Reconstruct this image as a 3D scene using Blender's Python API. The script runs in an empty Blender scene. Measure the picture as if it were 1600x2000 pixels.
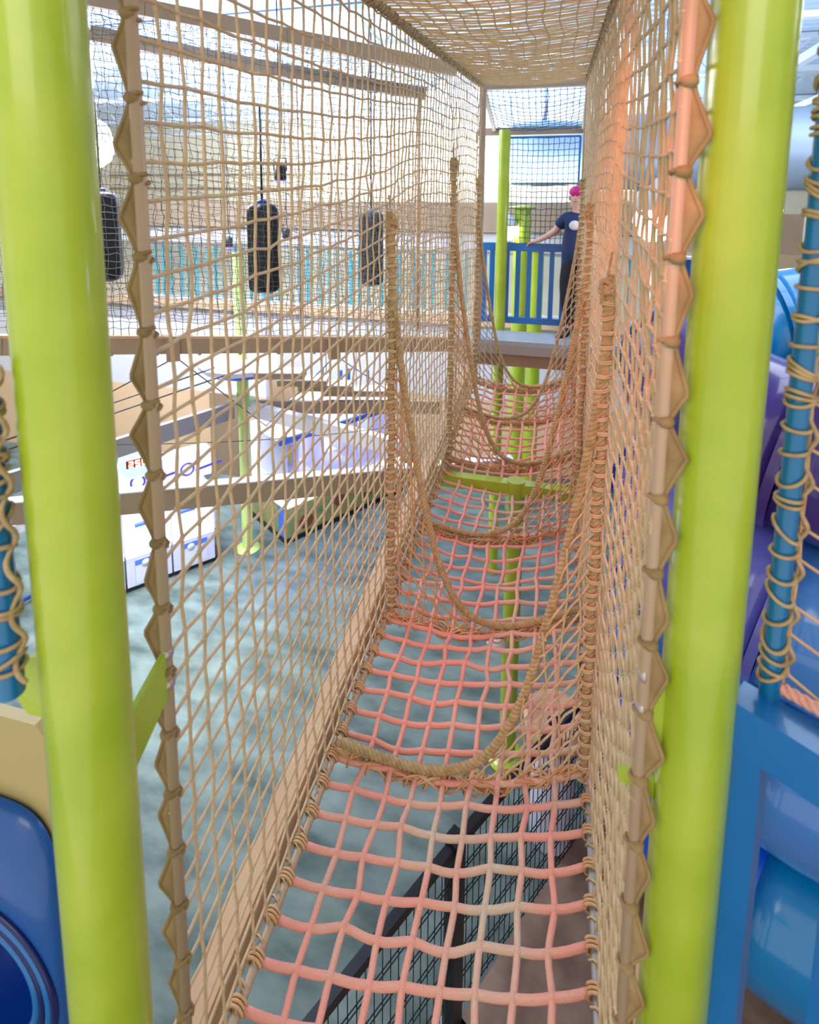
import bpy, math, random
import numpy as np
from mathutils import Matrix, Vector
random.seed(7); rng = np.random.default_rng(5)
SC = bpy.context.scene; COL = SC.collection
PI = math.pi

# ------------------------------------------------------------------ camera
CX, CY = 800., 545.
_N = np.array([740-CX, -(8800-CY)]); _H = np.array([1095-CX, -(400-CY)])
F = math.sqrt(-(_N@_H))
_y = np.array([_H[0], _H[1], -F]); _y /= np.linalg.norm(_y)
_z = -np.array([_N[0], _N[1], -F]); _z /= np.linalg.norm(_z)
_x = np.cross(_y, _z); R = np.array([_x, _y, _z]); CAM = np.array([0, 0, 4.4])
def ray(px, py): return R@np.array([px-CX, -(py-CY), -F])
def atX(px, py, X): r = ray(px, py); return CAM+r*(X/r[0])
def atY(px, py, Y): r = ray(px, py); return CAM+r*(Y/r[1])
def atZ(px, py, Z): r = ray(px, py); return CAM+r*((Z-CAM[2])/r[2])
def dep(px, py, d): return CAM+ray(px, py)*(d/F)

cd = bpy.data.cameras.new('camera'); co = bpy.data.objects.new('camera', cd); COL.objects.link(co)
M4 = Matrix.Identity(4)
for i in range(3):
    for j in range(3): M4[i][j] = R[i][j]
    M4[i][3] = CAM[i]
co.matrix_world = M4
cd.sensor_fit = 'HORIZONTAL'; cd.sensor_width = 36; cd.lens = F/1600*36
cd.shift_y = -(1000-CY)/1600; cd.shift_x = 0
cd.clip_start = .05; cd.clip_end = 200
cd.dof.use_dof = True; cd.dof.focus_distance = 2.6; cd.dof.aperture_fstop = 3.4
SC.camera = co
SC.view_settings.view_transform = 'Standard'; SC.view_settings.look = 'None'
SC.view_settings.gamma = 1; SC.view_settings.exposure = 0.25

# ------------------------------------------------------------------ world + lights
w = bpy.data.worlds.new('world'); SC.world = w; w.use_nodes = True
w.node_tree.nodes['Background'].inputs[0].default_value = (1.0, .97, .92, 1)
w.node_tree.nodes['Background'].inputs[1].default_value = .95

def light(kind, loc, energy, color, size=.5, target=None, spot=60, blend=.8, size_y=None):
    l = bpy.data.lights.new('light', kind); l.energy = energy; l.color = color
    if kind == 'AREA':
        l.size = size
        if size_y: l.shape = 'RECTANGLE'; l.size_y = size_y
    else: l.shadow_soft_size = size
    if kind == 'SPOT': l.spot_size = math.radians(spot); l.spot_blend = blend
    o = bpy.data.objects.new('light', l); COL.objects.link(o); o.location = loc
    if target is not None:
        o.rotation_euler = (Vector(target)-Vector(loc)).to_track_quat('-Z', 'Y').to_euler()
    return o
light('AREA', (-5.2, 5, 5.9), 560, (.93, .95, 1), 2.6, (-5.0, 4.6, 0))
light('AREA', (3.5, 4, 6.1), 170, (.9, .95, 1), 4, (3, 4, 0))
light('AREA', (-.3, -1.5, 6.0), 60, (1, .93, .8), 2.5, (-.3, 3, 3))
light('AREA', (-2, 10.5, 4.7), 900, (.72, .84, 1), 7, (-2, 10.5, 9))  # unseen uplights from here, added to brighten the ceiling
light('AREA', (3, 4, 4.6), 70, (.65, .82, 1), 3, (3, 4, 9))
light('AREA', (-4.5, 6, 4.7), 420, (.66, .76, 1), 4, (-4.5, 6.4, 9))
# unseen red-orange spots, added for the red LED glow on the nets
light('SPOT', (-.45, .9, 5.35), 240, (1, .24, .10), .08, (.2, 4.1, 3.7), 44, 1)
light('SPOT', (.0, .2, 5.6), 190, (1, .16, .12), .08, (-.2, 3.0, 2.4), 34, 1)
light('AREA', (-3.5, 4.2, 1.25), 46, (.9, .94, 1), 1.6, (-3.5, 4.2, 0))  # unseen fill, added to brighten the floor by the arcade games
light('AREA', (-4, 9.7, 5.2), 190, (1, .96, .9), 4, (-4, 13, 5.4), size_y=1)  # unseen fill, added to brighten the upper back wall
light('POINT', (.12, 1.9, 5.32), 2.2, (1, .12, .08), .05)  # unseen red point, added for the glow on the roof net
light('POINT', (-3.0, 5.5, .5), 9, (.3, .25, 1), .1)
light('POINT', (-3.2, 5.4, 2.9), 14, (.25, .2, 1), .15)
light('POINT', (-2.9, 6.6, .9), 12, (.3, .3, 1), .15)
light('POINT', (1.9, 2.4, 3.9), 8, (.5, .35, 1), .1)

# ------------------------------------------------------------------ materials
def lin(c):
    return tuple(((v/255)/12.92 if v/255 <= .04045 else ((v/255+.055)/1.055)**2.4) for v in c)
MATS = {}
def mat(name, rgb, rough=.5, metal=0, rgb2=None, scale=8., emit=0, spec=.5, bump=0, bscale=60, detail=3, coat=0, mixpos=(.35, .65), stretch=None):
    if name in MATS: return MATS[name]
    m = bpy.data.materials.new(name); m.use_nodes = True; nt = m.node_tree; b = nt.nodes['Principled BSDF']
    b.inputs['Base Color'].default_value = (*lin(rgb), 1); b.inputs['Roughness'].default_value = rough
    b.inputs['Metallic'].default_value = metal; b.inputs['Specular IOR Level'].default_value = spec
    b.inputs['Coat Weight'].default_value = coat; b.inputs['Coat Roughness'].default_value = .08
    tc = nt.nodes.new('ShaderNodeTexCoord'); src = tc.outputs['Object']
    if stretch:
        mp = nt.nodes.new('ShaderNodeMapping'); mp.inputs['Scale'].default_value = stretch[:3]
        if len(stretch) > 3: mp.inputs['Rotation'].default_value = (0, 0, stretch[3])
        nt.links.new(src, mp.inputs[0]); src = mp.outputs[0]
    if rgb2:
        n = nt.nodes.new('ShaderNodeTexNoise'); n.inputs['Scale'].default_value = scale; n.inputs['Detail'].default_value = detail
        nt.links.new(src, n.inputs['Vector'])
        r = nt.nodes.new('ShaderNodeValToRGB'); r.color_ramp.elements[0].position = mixpos[0]; r.color_ramp.elements[1].position = mixpos[1]
        r.color_ramp.elements[0].color = (*lin(rgb), 1); r.color_ramp.elements[1].color = (*lin(rgb2), 1)
        nt.links.new(n.outputs['Fac'], r.inputs[0]); nt.links.new(r.outputs[0], b.inputs['Base Color'])
    if bump:
        n = nt.nodes.new('ShaderNodeTexNoise'); n.inputs['Scale'].default_value = bscale; n.inputs['Detail'].default_value = 2
        nt.links.new(src, n.inputs['Vector'])
        bp = nt.nodes.new('ShaderNodeBump'); bp.inputs['Strength'].default_value = bump; bp.inputs['Distance'].default_value = .01
        nt.links.new(n.outputs['Fac'], bp.inputs['Height']); nt.links.new(bp.outputs[0], b.inputs['Normal'])
    if emit:
        b.inputs['Emission Color'].default_value = (*lin(rgb), 1); b.inputs['Emission Strength'].default_value = emit
    MATS[name] = m; return m
m_green = mat('yellow green gloss paint', (150, 172, 28), .3, rgb2=(166, 184, 52), scale=5, coat=.35)
m_net = mat('tan netting twine', (204, 178, 140), .85, rgb2=(190, 160, 122), scale=30)
m_netc = mat('peach netting twine', (214, 184, 138), .85, rgb2=(204, 168, 122), scale=30)
m_rope = mat('tan twisted rope', (182, 156, 114), .85, rgb2=(158, 130, 90), scale=40)
m_rope2 = mat('warm tan rope', (206, 170, 122), .85, rgb2=(200, 148, 106), scale=9)
m_floor_rope = mat('red lit floor rope', (238, 162, 144), .9, rgb2=(212, 190, 166), scale=2.2, bump=.6, bscale=300, mixpos=(.48, .72))  # tan rope tinted coral: the red light's glow sits in the colour
m_strap = mat('brown tube wrap', (158, 130, 88), .8, rgb2=(136, 110, 70), scale=14)
m_tube = mat('taupe steel tube', (176, 150, 124), .45)
m_beam = mat('tan painted steel', (206, 168, 130), .5, rgb2=(198, 158, 120), scale=3)
m_taupe = mat('taupe painted steel', (164, 140, 114), .5, rgb2=(154, 130, 106), scale=3)
m_grey = mat('grey painted steel', (150, 146, 142), .4)
m_deckgrey = mat('grey vinyl deck', (150, 160, 168), .35)
m_black = mat('black powder coat', (22, 24, 30), .35)
m_dark = mat('dark twine', (94, 92, 88), .8)
m_bdark = mat('dark blue twine', (34, 70, 96), .8)
m_blue = mat('blue plastic', (0, 104, 176), .35, rgb2=(0, 96, 164), scale=3, coat=.3)
m_teal = mat('teal blue pole paint', (0, 100, 150), .3, coat=.3)
m_navy = mat('navy plastic', (10, 70, 140), .3, coat=.3)
m_s_purple = mat('purple slide plastic', (66, 44, 126), .22, coat=.5)
m_s_cyan = mat('cyan blue slide plastic', (0, 128, 196), .22, coat=.5)
m_s_blue = mat('bright blue slide plastic', (0, 84, 214), .22, coat=.5)
m_s_light = mat('light blue slide plastic', (70, 134, 214), .22, coat=.5)
m_s_lilac = mat('lilac blue slide plastic', (100, 100, 196), .22, coat=.5)
m_red = mat('red gloss paint', (222, 60, 44), .35, coat=.3)
m_steel = mat('galvanised steel', (176, 176, 180), .3, .85)
m_bolt = mat('bolt metal', (184, 172, 168), .3, .6)
m_cream = mat('cream wall paint', (236, 226, 200), .8, rgb2=(230, 220, 194), scale=1.2)
m_peach = mat('peach wall tone', (214, 180, 144), .8, rgb2=(208, 174, 136), scale=1.2)
m_white = mat('white paint', (206, 204, 206), .5)
m_deck = mat('pale blue roof deck', (196, 216, 236), .5)
m_joist = mat('white joist steel', (216, 226, 238), .5)
m_duct = mat('galvanised duct', (150, 168, 190), .45, .3)
m_carpet = mat('teal grey carpet', (62, 76, 72), .95, rgb2=(116, 130, 124), scale=2.6, detail=8, bump=.3, bscale=90, stretch=(1, 2.2, 1, .6), mixpos=(.3, .72))
m_brown = mat('brown carpet', (110, 84, 74), .95, rgb2=(136, 112, 98), scale=5, detail=6, bump=.3, bscale=90)
m_rubber = mat('black vinyl', (18, 20, 30), .4)
m_glow = mat('white lamp glow', (255, 255, 255), .5, emit=14)
m_screen = mat('violet white screen glow', (226, 226, 255), .3, emit=.85)
m_glow2 = mat('white light strip', (240, 240, 255), .3, emit=4)
m_purple_glow = mat('violet led glow', (110, 70, 255), .3, emit=6)
m_red_led = mat('red led digits', (255, 190, 160), .3, emit=5)
m_orange_glow = mat('orange lantern glow', (255, 190, 80), .3, emit=3)
m_gameblue = mat('blue game decal', (70, 110, 205), .4)
m_gamewhite = mat('white game cabinet', (192, 194, 214), .35)
m_jungle = mat('jungle print', (96, 140, 84), .4, rgb2=(170, 150, 96), scale=5, detail=6)
m_jungle_brown = mat('brown animal print', (120, 70, 50), .5)
m_cyan_art = mat('cyan art', (60, 190, 190), .4, emit=.4)
m_skin = mat('skin', (196, 150, 132), .5)
m_shirt = mat('navy cotton', (22, 42, 82), .85)
m_trouser = mat('black cotton', (14, 15, 22), .85)
m_hair = mat('magenta hair', (190, 20, 110), .6)
m_shoe = mat('black shoe leather', (16, 16, 20), .5)
m_tanpanel = mat('olive tan plastic panel', (176, 158, 104), .5)
m_bin = mat('tan bin plastic', (226, 178, 140), .4)
m_door = mat('brown door paint', (138, 116, 92), .6)
m_wire = mat('dark steel cable', (80, 76, 72), .4, .6)

# ------------------------------------------------------------------ mesh helpers
class MB:
    def __init__(s): s.v = []; s.f = []; s.n = 0
    def add(s, V, Fc):
        V = np.asarray(V, float); s.v.append(V)
        o = s.n; s.f.extend([tuple(i+o for i in q) for q in Fc]); s.n += len(V)
    def tube(s, pts, r, n=6, cap=True, ref=None, closed=False):
        P = np.asarray(pts, float); k = len(P)
        if k < 2: return s
        if closed: T = np.roll(P, -1, 0)-np.roll(P, 1, 0)
        else:
            T = np.empty_like(P); T[1:-1] = P[2:]-P[:-2]; T[0] = P[1]-P[0]; T[-1] = P[-1]-P[-2]
        T /= np.linalg.norm(T, axis=1)[:, None]+1e-12
        if ref is None:
            d = P[-1]-P[0] if not closed else np.cross(T[0], T[k//4])
            ref = [(1, 0, 0), (0, 1, 0), (0, 0, 1)][int(np.argmin(np.abs(d)))] if not closed else d
        N = np.cross(T, np.asarray(ref, float)); nn = np.linalg.norm(N, axis=1); N[nn < 1e-6] = (0, 0, 1)
        N /= np.linalg.norm(N, axis=1)[:, None]; B = np.cross(T, N)
        a = np.arange(n)*2*PI/n; rr = np.broadcast_to(np.asarray(r, float), (k,))
        V = P[:, None, :]+rr[:, None, None]*(np.cos(a)[None, :, None]*N[:, None, :]+np.sin(a)[None, :, None]*B[:, None, :])
        Fc = []; m = k if closed else k-1
        for i in range(m):
            i2 = (i+1) % k
            for j in range(n):
                j2 = (j+1) % n; Fc.append((i*n+j, i*n+j2, i2*n+j2, i2*n+j))
        if cap and not closed: Fc.append(tuple(range(n))[::-1]); Fc.append(tuple((k-1)*n+j for j in range(n)))
        s.add(V.reshape(-1, 3), Fc); return s
    def box(s, c, size, rot=0, axes=None):
        c = np.asarray(c, float); h = np.asarray(size, float)/2
        V = np.array([(x, y, z) for x in (-1, 1) for y in (-1, 1) for z in (-1, 1)], float)*h
        if axes is not None: V = V@np.asarray(axes, float)
        elif rot:
            ca, sa = math.cos(rot), math.sin(rot); V = V@np.array([[ca, sa, 0], [-sa, ca, 0], [0, 0, 1]])
        s.add(V+c, [(0, 1, 3, 2), (4, 6, 7, 5), (0, 4, 5, 1), (2, 3, 7, 6), (0, 2, 6, 4), (1, 5, 7, 3)]); return s
    def bar(s, a, b, wd, ht):
        a = np.asarray(a, float); b = np.asarray(b, float); d = b-a; L = np.linalg.norm(d); d /= L
        side = np.cross(d, (0, 0, 1)); 
        if np.linalg.norm(side) < 1e-4: side = np.array([1., 0, 0])
        side /= np.linalg.norm(side); up = np.cross(side, d)
        return s.box((a+b)/2, (L, wd, ht), axes=[d, side, up])
    def cyl(s, a, b, r, n=24): return s.tube([a, b], r, n)
    def lathe(s, c, prof, n=24, axes=None):
        a = np.arange(n)*2*PI/n; V = []
        for r, z in prof:
            for t in a: V.append((r*math.cos(t), r*math.sin(t), z))
        V = np.array(V); 
        if axes is not None: V = V@np.asarray(axes, float)
        Fc = [(i*n+j, i*n+(j+1) % n, (i+1)*n+(j+1) % n, (i+1)*n+j) for i in range(len(prof)-1) for j in range(n)]
        Fc.append(tuple(range(n))[::-1]); Fc.append(tuple((len(prof)-1)*n+j for j in range(n)))
        s.add(V+np.asarray(c, float), Fc); return s
    def blob(s, c, r, st=None):
        rx, ry, rz = (r, r, r) if np.isscalar(r) else r
        V = np.array([(1, 0, 0), (-1, 0, 0), (0, 1, 0), (0, -1, 0), (0, 0, 1), (0, 0, -1)], float)*(rx, ry, rz)
        s.add(V+np.asarray(c, float), [(0, 2, 4), (2, 1, 4), (1, 3, 4), (3, 0, 4), (2, 0, 5), (1, 2, 5), (3, 1, 5), (0, 3, 5)]); return s
    def ball(s, c, r, n=12):
        rx, ry, rz = (r, r, r) if np.isscalar(r) else r
        m = n//2; V = []; 
        for i in range(m+1):
            t = PI*i/m
            for j in range(n):
                p = 2*PI*j/n; V.append((rx*math.sin(t)*math.cos(p), ry*math.sin(t)*math.sin(p), rz*math.cos(t)))
        s.add(np.array(V)+np.asarray(c, float), [(i*n+j, (i+1)*n+j, (i+1)*n+(j+1) % n, i*n+(j+1) % n) for i in range(m) for j in range(n)]); return s
    def twist(s, pts, r, pitch=.06, strands=3, step=.006):
        """three-strand laid rope along pts"""
        P = resample(pts, step); k = len(P)
        T = np.gradient(P, axis=0); T /= np.linalg.norm(T, axis=1)[:, None]+1e-12
        d = P[-1]-P[0]; ref = np.array([(1, 0, 0), (0, 1, 0), (0, 0, 1)][int(np.argmin(np.abs(d)))], float)
        N = np.cross(T, ref); N /= np.linalg.norm(N, axis=1)[:, None]+1e-12; B = np.cross(T, N)
        L = np.arange(k)*step
        for q in range(strands):
            a = 2*PI*(L/pitch+q/strands)
            s.tube(P+r*.5*(np.cos(a)[:, None]*N+np.sin(a)[:, None]*B), r*.56, 6)
        return s
    def build(s, name, m, parent=None, smooth=True, sharp=False):
        me = bpy.data.meshes.new(name)
        V = np.concatenate(s.v) if s.v else np.zeros((0, 3))
        org = (0, 0, 0)
        if parent is None and s.n:
            org = ((V[:, 0].min()+V[:, 0].max())/2, (V[:, 1].min()+V[:, 1].max())/2, V[:, 2].min())
        elif parent is not None: org = tuple(parent.get('_o', (0, 0, 0)))
        me.from_pydata((V-np.array(org)).tolist(), [], s.f); me.update()
        me.materials.append(m)
        if smooth:
            me.polygons.foreach_set('use_smooth', [True]*len(me.polygons))
            if sharp: me.set_sharp_from_angle(angle=math.radians(40))
        o = bpy.data.objects.new(name, me); COL.objects.link(o)
        if parent is not None: o.parent = parent
        else: o.location = org
        o['_o'] = org if parent is None else tuple(parent.get('_o', (0, 0, 0)))
        return o
def resample(pts, step):
    P = np.asarray(pts, float); d = np.concatenate([[0], np.cumsum(np.linalg.norm(np.diff(P, axis=0), axis=1))])
    k = max(3, int(d[-1]/step)+1); t = np.linspace(0, d[-1], k)
    return np.stack([np.interp(t, d, P[:, i]) for i in range(3)], 1)
def smooth_path(pts, n=60):
    P = np.asarray(pts, float); k = len(P)
    Q = np.vstack([2*P[0]-P[1], P, 2*P[-1]-P[-2]]); out = []
    for i in range(k-1):
        p0, p1, p2, p3 = Q[i:i+4]
        for t in np.linspace(0, 1, max(2, n//(k-1)), endpoint=False):
            out.append(.5*((2*p1)+(-p0+p2)*t+(2*p0-5*p1+4*p2-p3)*t*t+(-p0+3*p1-3*p2+p3)*t**3))
    out.append(P[-1]); return np.array(out)
def empty(name, loc, label, cat, group=None):
    o = bpy.data.objects.new(name, None); COL.objects.link(o); loc = tuple(float(v) for v in loc)
    o.location = loc; o['_o'] = loc; o['label'] = label; o['category'] = cat; o.empty_display_size = .1
    if group: o['group'] = group
    return o
def tag(o, label, cat, group=None):
    o['label'] = label; o['category'] = cat
    if group: o['group'] = group
    return o
def struct(o): o['kind'] = 'structure'; return o
def lattice(mb, P, r, n=5, rj=None, knot=1.6, wob=.0, skip=None):
    """P[i][j] grid; strands both ways with knots where they cross"""
    I, J = P.shape[:2]; rj = rj or r
    if wob: P = P+rng.normal(0, wob, P.shape)
    for i in range(I): mb.tube(P[i], r, n, cap=False)
    for j in range(J): mb.tube(P[:, j], rj, n, cap=False)
    if knot:
        for i in range(I):
            for j in range(J): mb.blob(P[i, j], r*knot)
    return P

# ------------------------------------------------------------------ tunnel frame
SL = .0937
def tz(u, h): return 4.4+SL*u+h
def XL(u): return -.815+.035*max(0, (u-2)/4)
def XR(u): return .2
U0, U1 = 1.0, 5.72
def hfloor(u): return -2.42+max(0, u-4)*.1
HC = .62
PART = [(1.9, 2.08, 1, -.46), (2.62, 2.84, -1, -.31), (3.35, 3.6, 1, -.36), (4.18, 4.4, -1, -.08), (4.85, 5.05, 1, -.28), (5.45, 5.6, -1, -.28)]
knL = [2.62, 4.18, 5.45]; knR = [2.08, 3.6, 5.05]

# ================================================================== STRUCTURE
def corrugated():
    mb = MB(); y = -2.; V = []; k = 0; prof = []
    while y < 14: prof += [(y, 6.4), (y+.07, 6.4), (y+.09, 6.46), (y+.16, 6.46), (y+.18, 6.4)]; y += .18
    for (yy, zz) in prof: V += [(-12, yy, zz), (9, yy, zz)]
    mb.add(V, [(2*i, 2*i+1, 2*i+3, 2*i+2) for i in range(len(prof)-1)])
    mb.box((-1.5, 6, 6.52), (21, 16, .06))
    return mb
struct(corrugated().build('ceiling', m_deck, smooth=False))
fl = MB().box((-1.5, 6, -.05), (21, 16, .1)); struct(fl.build('floor', m_carpet, smooth=False))
# brown carpet zone to the right of the mesh fence
fd = np.array([.49, .87]); A0 = np.array([-.83, 1.65])-fd*1.6
q = [A0, A0+fd*5.6, A0+fd*5.6+(3.4, -1.8), A0+(3.4, -1.8)]
cz = MB(); cz.add([(p[0], p[1], z) for z in (0.0, .012) for p in q], [(0, 1, 2, 3), (4, 7, 6, 5), (0, 4, 5, 1), (1, 5, 6, 2), (2, 6, 7, 3), (3, 7, 4, 0)])
tag(cz.build('floor_mat', m_brown, smooth=False), 'reddish brown carpet area on the floor right of the black mesh fence', 'carpet')

lw = MB().box((-5.5, 9.1, 1.2/2), (14, .2, 1.2)); struct(lw.build('wall_back_lower', m_peach, smooth=False))  # peach below white draws a shadow edge into the wall colours
lw = MB().box((-5.5, 9.1, (1.2+2.45)/2), (14, .2, 1.25)); struct(lw.build('wall_back_middle', m_white, smooth=False))
lw = MB().box((-5.5, 10.3, 3.2), (14, .1, 1.7)); struct(lw.build('wall_back_balcony', m_cream, smooth=False))
struct(MB().box((-8.2, 7.75, .68), (7.7, .12, 1.36)).build('wall_left_lower', m_peach, smooth=False))  # same shadow edge as colour: peach below, white above
struct(MB().box((-8.2, 7.75, 1.9), (7.7, .12, 1.08)).build('wall_left_middle', m_white, smooth=False))
tr = MB().box((-5.5, 9.05, 2.53), (14, .32, .14)); struct(tr.build('trim_1', m_peach, smooth=False))
tr = MB().box((-5.5, 9.02, 3.82), (14, .3, .26)); struct(tr.build('trim_2', m_white, smooth=False))
tr = MB().box((-5.5, 8.98, 4.2), (14, .4, .46)); struct(tr.build('trim_3', m_taupe, smooth=False))
uw = MB().box((-1.5, 13.1, 5.3), (21, .2, 2.3)); struct(uw.build('wall_back_upper', m_cream, smooth=False))
for k, z in enumerate((4.75, 5.1)):
    struct(MB().box((-1.5, 12.97, z), (21, .05, .05)).build('trim_%d' % (4+k), m_taupe, smooth=False))
rw = MB().box((6.5, 13.1, 2.1), (9, .2, 4.2)); struct(rw.build('wall_right_lower', m_peach, smooth=False))
struct(MB().box((5.8, 9.0, 4.02), (8, .5, .55)).build('trim_6', m_taupe, smooth=False))
struct(MB().box((-12, 6, 3.2), (.2, 16, 6.4)).build('wall_left', m_cream, smooth=False))
struct(MB().box((9, 6, 3.2), (.2, 16, 6.4)).build('wall_right', m_cream, smooth=False))

# balcony railing with teal pickets
def picket_rail(x0, x1, y, z0, z1, name, label, step, m):
    t = empty(name, ((x0+x1)/2, y, z0), label, 'railing')
    x = x0; k = 0; mbp = MB()
    while x < x1 and k < 95:
        p = MB().box((x, y, (z0+z1)/2), (.05, .03, z1-z0)).build('picket', m, t, smooth=False)
        x += step*(1 if k % 3 else 1.5); k += 1
    MB().box(((x0+x1)/2, y, z1), (x1-x0, .06, .05)).build('top_rail', m_white, t, smooth=False)
    MB().box(((x0+x1)/2, y, z0+.03), (x1-x0, .05, .05)).build('bottom_rail', m_white, t, smooth=False)
m_picket = mat('pale teal paint', (70, 160, 176), .5)
picket_rail(-7.6, 1.2, 9.05, 2.6, 3.62, 'balcony_railing', 'teal picket railing along the far upper balcony behind the netting', .16, m_picket)

# roof joists
for k, (yy, lab) in enumerate([(1.5, 'nearest'), (3.6, 'second nearest'), (5.7, 'third from the camera'), (7.8, 'fourth from the camera'), (9.9, 'second farthest'), (12.0, 'farthest')]):
    t = empty('roof_joist', (-1.5, yy, 6.0), 'white open web steel joist under the roof deck, %s of the six' % lab, 'joist', 'roof joists')
    MB().box((-1.5, yy, 6.36), (20.6, .1, .06)).build('top_chord', m_joist, t, smooth=False)
    MB().box((-1.5, yy, 6.0), (20.6, .1, .05)).build('bottom_chord', m_joist, t, smooth=False)
    wb = MB(); x = -11.6
    while x < 8.4:
        wb.tube([(x, yy, 6.0), (x+.35, yy, 6.36), (x+.7, yy, 6.0)], .014, 5); x += .7
    wb.build('web', m_joist, t)
for X in (2.4, 3.5):
    t = MB().box((X, 6, 5.93), (.09, 12, .09)); o = t.build('roof_strut', m_joist, smooth=False)
    tag(o, 'white square steel strut below the joists, %s' % ('left one at the upper right' if X < 3 else 'right one at the upper right'), 'beam', 'roof struts')

# duct
dl, dr = dep(1150, 300, 6.6), dep(1800, 285, 5.4)
t = empty('air_duct', (dl+dr)/2, 'large round blue grey metal duct hanging at upper right', 'duct')
MB().tube(np.linspace(dl, dr, 14), .42, 32).build('pipe', m_duct, t)
for s in (.18, .45, .72):
    c = dl+(dr-dl)*s; d = (dr-dl)/np.linalg.norm(dr-dl)
    MB().tube([c-d*.02, c+d*.02], .435, 32).build('seam_band', m_duct, t)
bc = atY(1062, 300, 8.2)
t = empty('air_duct', bc, 'blue grey rounded duct end seen through the blue net above the far platform', 'duct')
MB().lathe(bc, [(.2, -.5), (.42, -.42), (.45, 0), (.42, .5), (.3, .62)], 24, axes=[(0, 0, 1), (0, 1, 0), (1, 0, 0)]).build('body', m_duct, t)
MB().cyl(bc+(0, 0, .3), bc+(0, 0, 1.2), .03, 8).build('hanger', m_steel, t)

# ================================================================== lamps
def lamp(px, py, d, r, label):
    p = dep(px, py, d)
    t = empty('high_bay_lamp', p, label, 'lamp', 'high bay lamps')
    MB().lathe(p, [(r*.95, 0), (r, .02), (r*.8, r*.8), (r*.3, r*1.2), (.02, r*1.5)], 20).build('shade', m_white, t)
    MB().lathe(p+(0, 0, -r*.5), [(r*.35, -r*.9), (r*.8, -r*.55), (r*1.0, 0), (r*.95, r*.5), (r*.85, r*.54)], 16).build('lens', m_glow, t)
    MB().cyl(p+(0, 0, r*1.5), (p[0], p[1], 6.38), .008, 6).build('cord', m_steel, t)
lamp(182, 275, 5.2, .17, 'glowing lamp just right of the upper left green post')
lamp(1282, 412, 5.2, .2, 'large glowing lamp seen through the right net wall')
lamp(1366, 428, 7.5, .09, 'small glowing lamp between the right net pole and the green post')
lamp(1502, 400, 5.4, .12, 'glowing lamp at the right edge of the right green post')
lamp(992, 442, 7.6, .13, 'glowing lamp beside the far green post above the blue railing')
def spot(px, py, d, label):
    p = dep(px, py, d); t = empty('stage_light', p, label, 'stage light', 'violet stage lights')
    MB().lathe(p, [(.05, 0), (.055, .02), (.05, .12), (.03, .15)], 14).build('housing', m_black, t)
    MB().lathe(p+(0, 0, -.015), [(.02, 0), (.046, .005), (.046, .016)], 14).build('lens', m_purple_glow, t)
    MB().tube([p+(-.06, 0, .08), p+(-.06, 0, .19), p+(.06, 0, .19), p+(.06, 0, .08)], .006, 5).build('yoke', m_black, t)
    MB().cyl(p+(0, 0, .19), (p[0], p[1], 6.38 if py < 400 else 6.38), .006, 5).build('rod', m_black, t)
spot(548, 352, 5.0, 'small violet stage light hanging in front of the upper wall')
spot(447, 483, 7.6, 'violet stage light under the soffit left of the middle black roller')
spot(560, 466, 7.6, 'violet stage light under the soffit right of the middle black roller')

# ================================================================== posts
def green_post(x, y, z0, z1, r, label, parts=None, base=False):
    t = empty('green_post', (x, y, z0), label, 'post')
    MB().cyl((x, y, z0), (x, y, z1), r, 40).build('pipe', m_green, t, sharp=True)
    if base:
        MB().lathe((x, y, z0), [(.155, 0), (.155, .012), (.1, .02), (.075, .035)], 32).build('base_plate', m_green, t)
    return t
pL = (-.782, .727); pR = (.312, 1.15)
t = green_post(*pL, 0, 6.3, .07, 'large yellow green post in the left foreground')
# bracket plate towards the net tube
def plate(poly, th, parent, name, m, axis):
    """poly of world points, extruded by vector axis*th"""
    P = np.array(poly, float); a = np.asarray(axis, float)*th; n = len(P); mb = MB()
    mb.add(np.vstack([P-a/2, P+a/2]), [tuple(range(n))[::-1], tuple(range(n, 2*n))]+[(i, (i+1) % n, n+(i+1) % n, n+i) for i in range(n)])
    return mb.build(name, m, parent, smooth=False)
def bracket(post, tube, zt, parent, side):
    p = np.array([post[0], post[1], zt]); q = np.array([tube[0], tube[1], zt]); d = q-p; L = np.linalg.norm(d); d /= L
    ax = np.cross(d, (0, 0, 1))
    plate([p+(0, 0, -.07), p+(0, 0, .05), p+d*(.085)+(0, 0, .03), q-d*.012+(0, 0, .065), q-d*.012+(0, 0, -.045), p+d*.085+(0, 0, -.10), p+(0, 0, -.11)], .012, parent, 'bracket_plate', m_green, ax)
    for dz in (.055, -.02):
        b = q+(0, 0, dz); MB().lathe(b, [(.017, 0), (.017, .004), (.011, .012), (.004, .0145)], 18, axes=[(0, 1, 0), (0, 0, 1), (side, 0, 0)]).build('bolt', m_bolt, parent)
tubeL = (-.81, .963); tubeR = (.205, 1.12)
zL = float(atY(325, 1320, .96)[2])
bracket(pL, tubeL, zL, t, 1)
# left side bracket with grey knob
p = np.array([pL[0], pL[1], float(atY(75, 1335, .7)[2])])
plate([p+(-.06, 0, -.09), p+(-.06, 0, .05), p+(-.13, -.02, .03), p+(-.15, -.02, -.02), p+(-.11, -.02, -.07)], .014, t, 'bracket_plate', m_green, (0, 1, 0))
t = green_post(*pR, 0, 6.3, .07, 'large yellow green post in the right foreground')
zR = float(atY(1240, 1360, 1.12)[2])
bracket(pR, tubeR, zR, t, -1)
plate([(pR[0]-.07, pR[1], zR-.25), (pR[0]-.07, pR[1], zR-.21), (pR[0]-.14, pR[1]+.02, zR-.225), (pR[0]-.14, pR[1]+.02, zR-.245)], .02, t, 'small_hook', m_green, (0, 1, 0))

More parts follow.
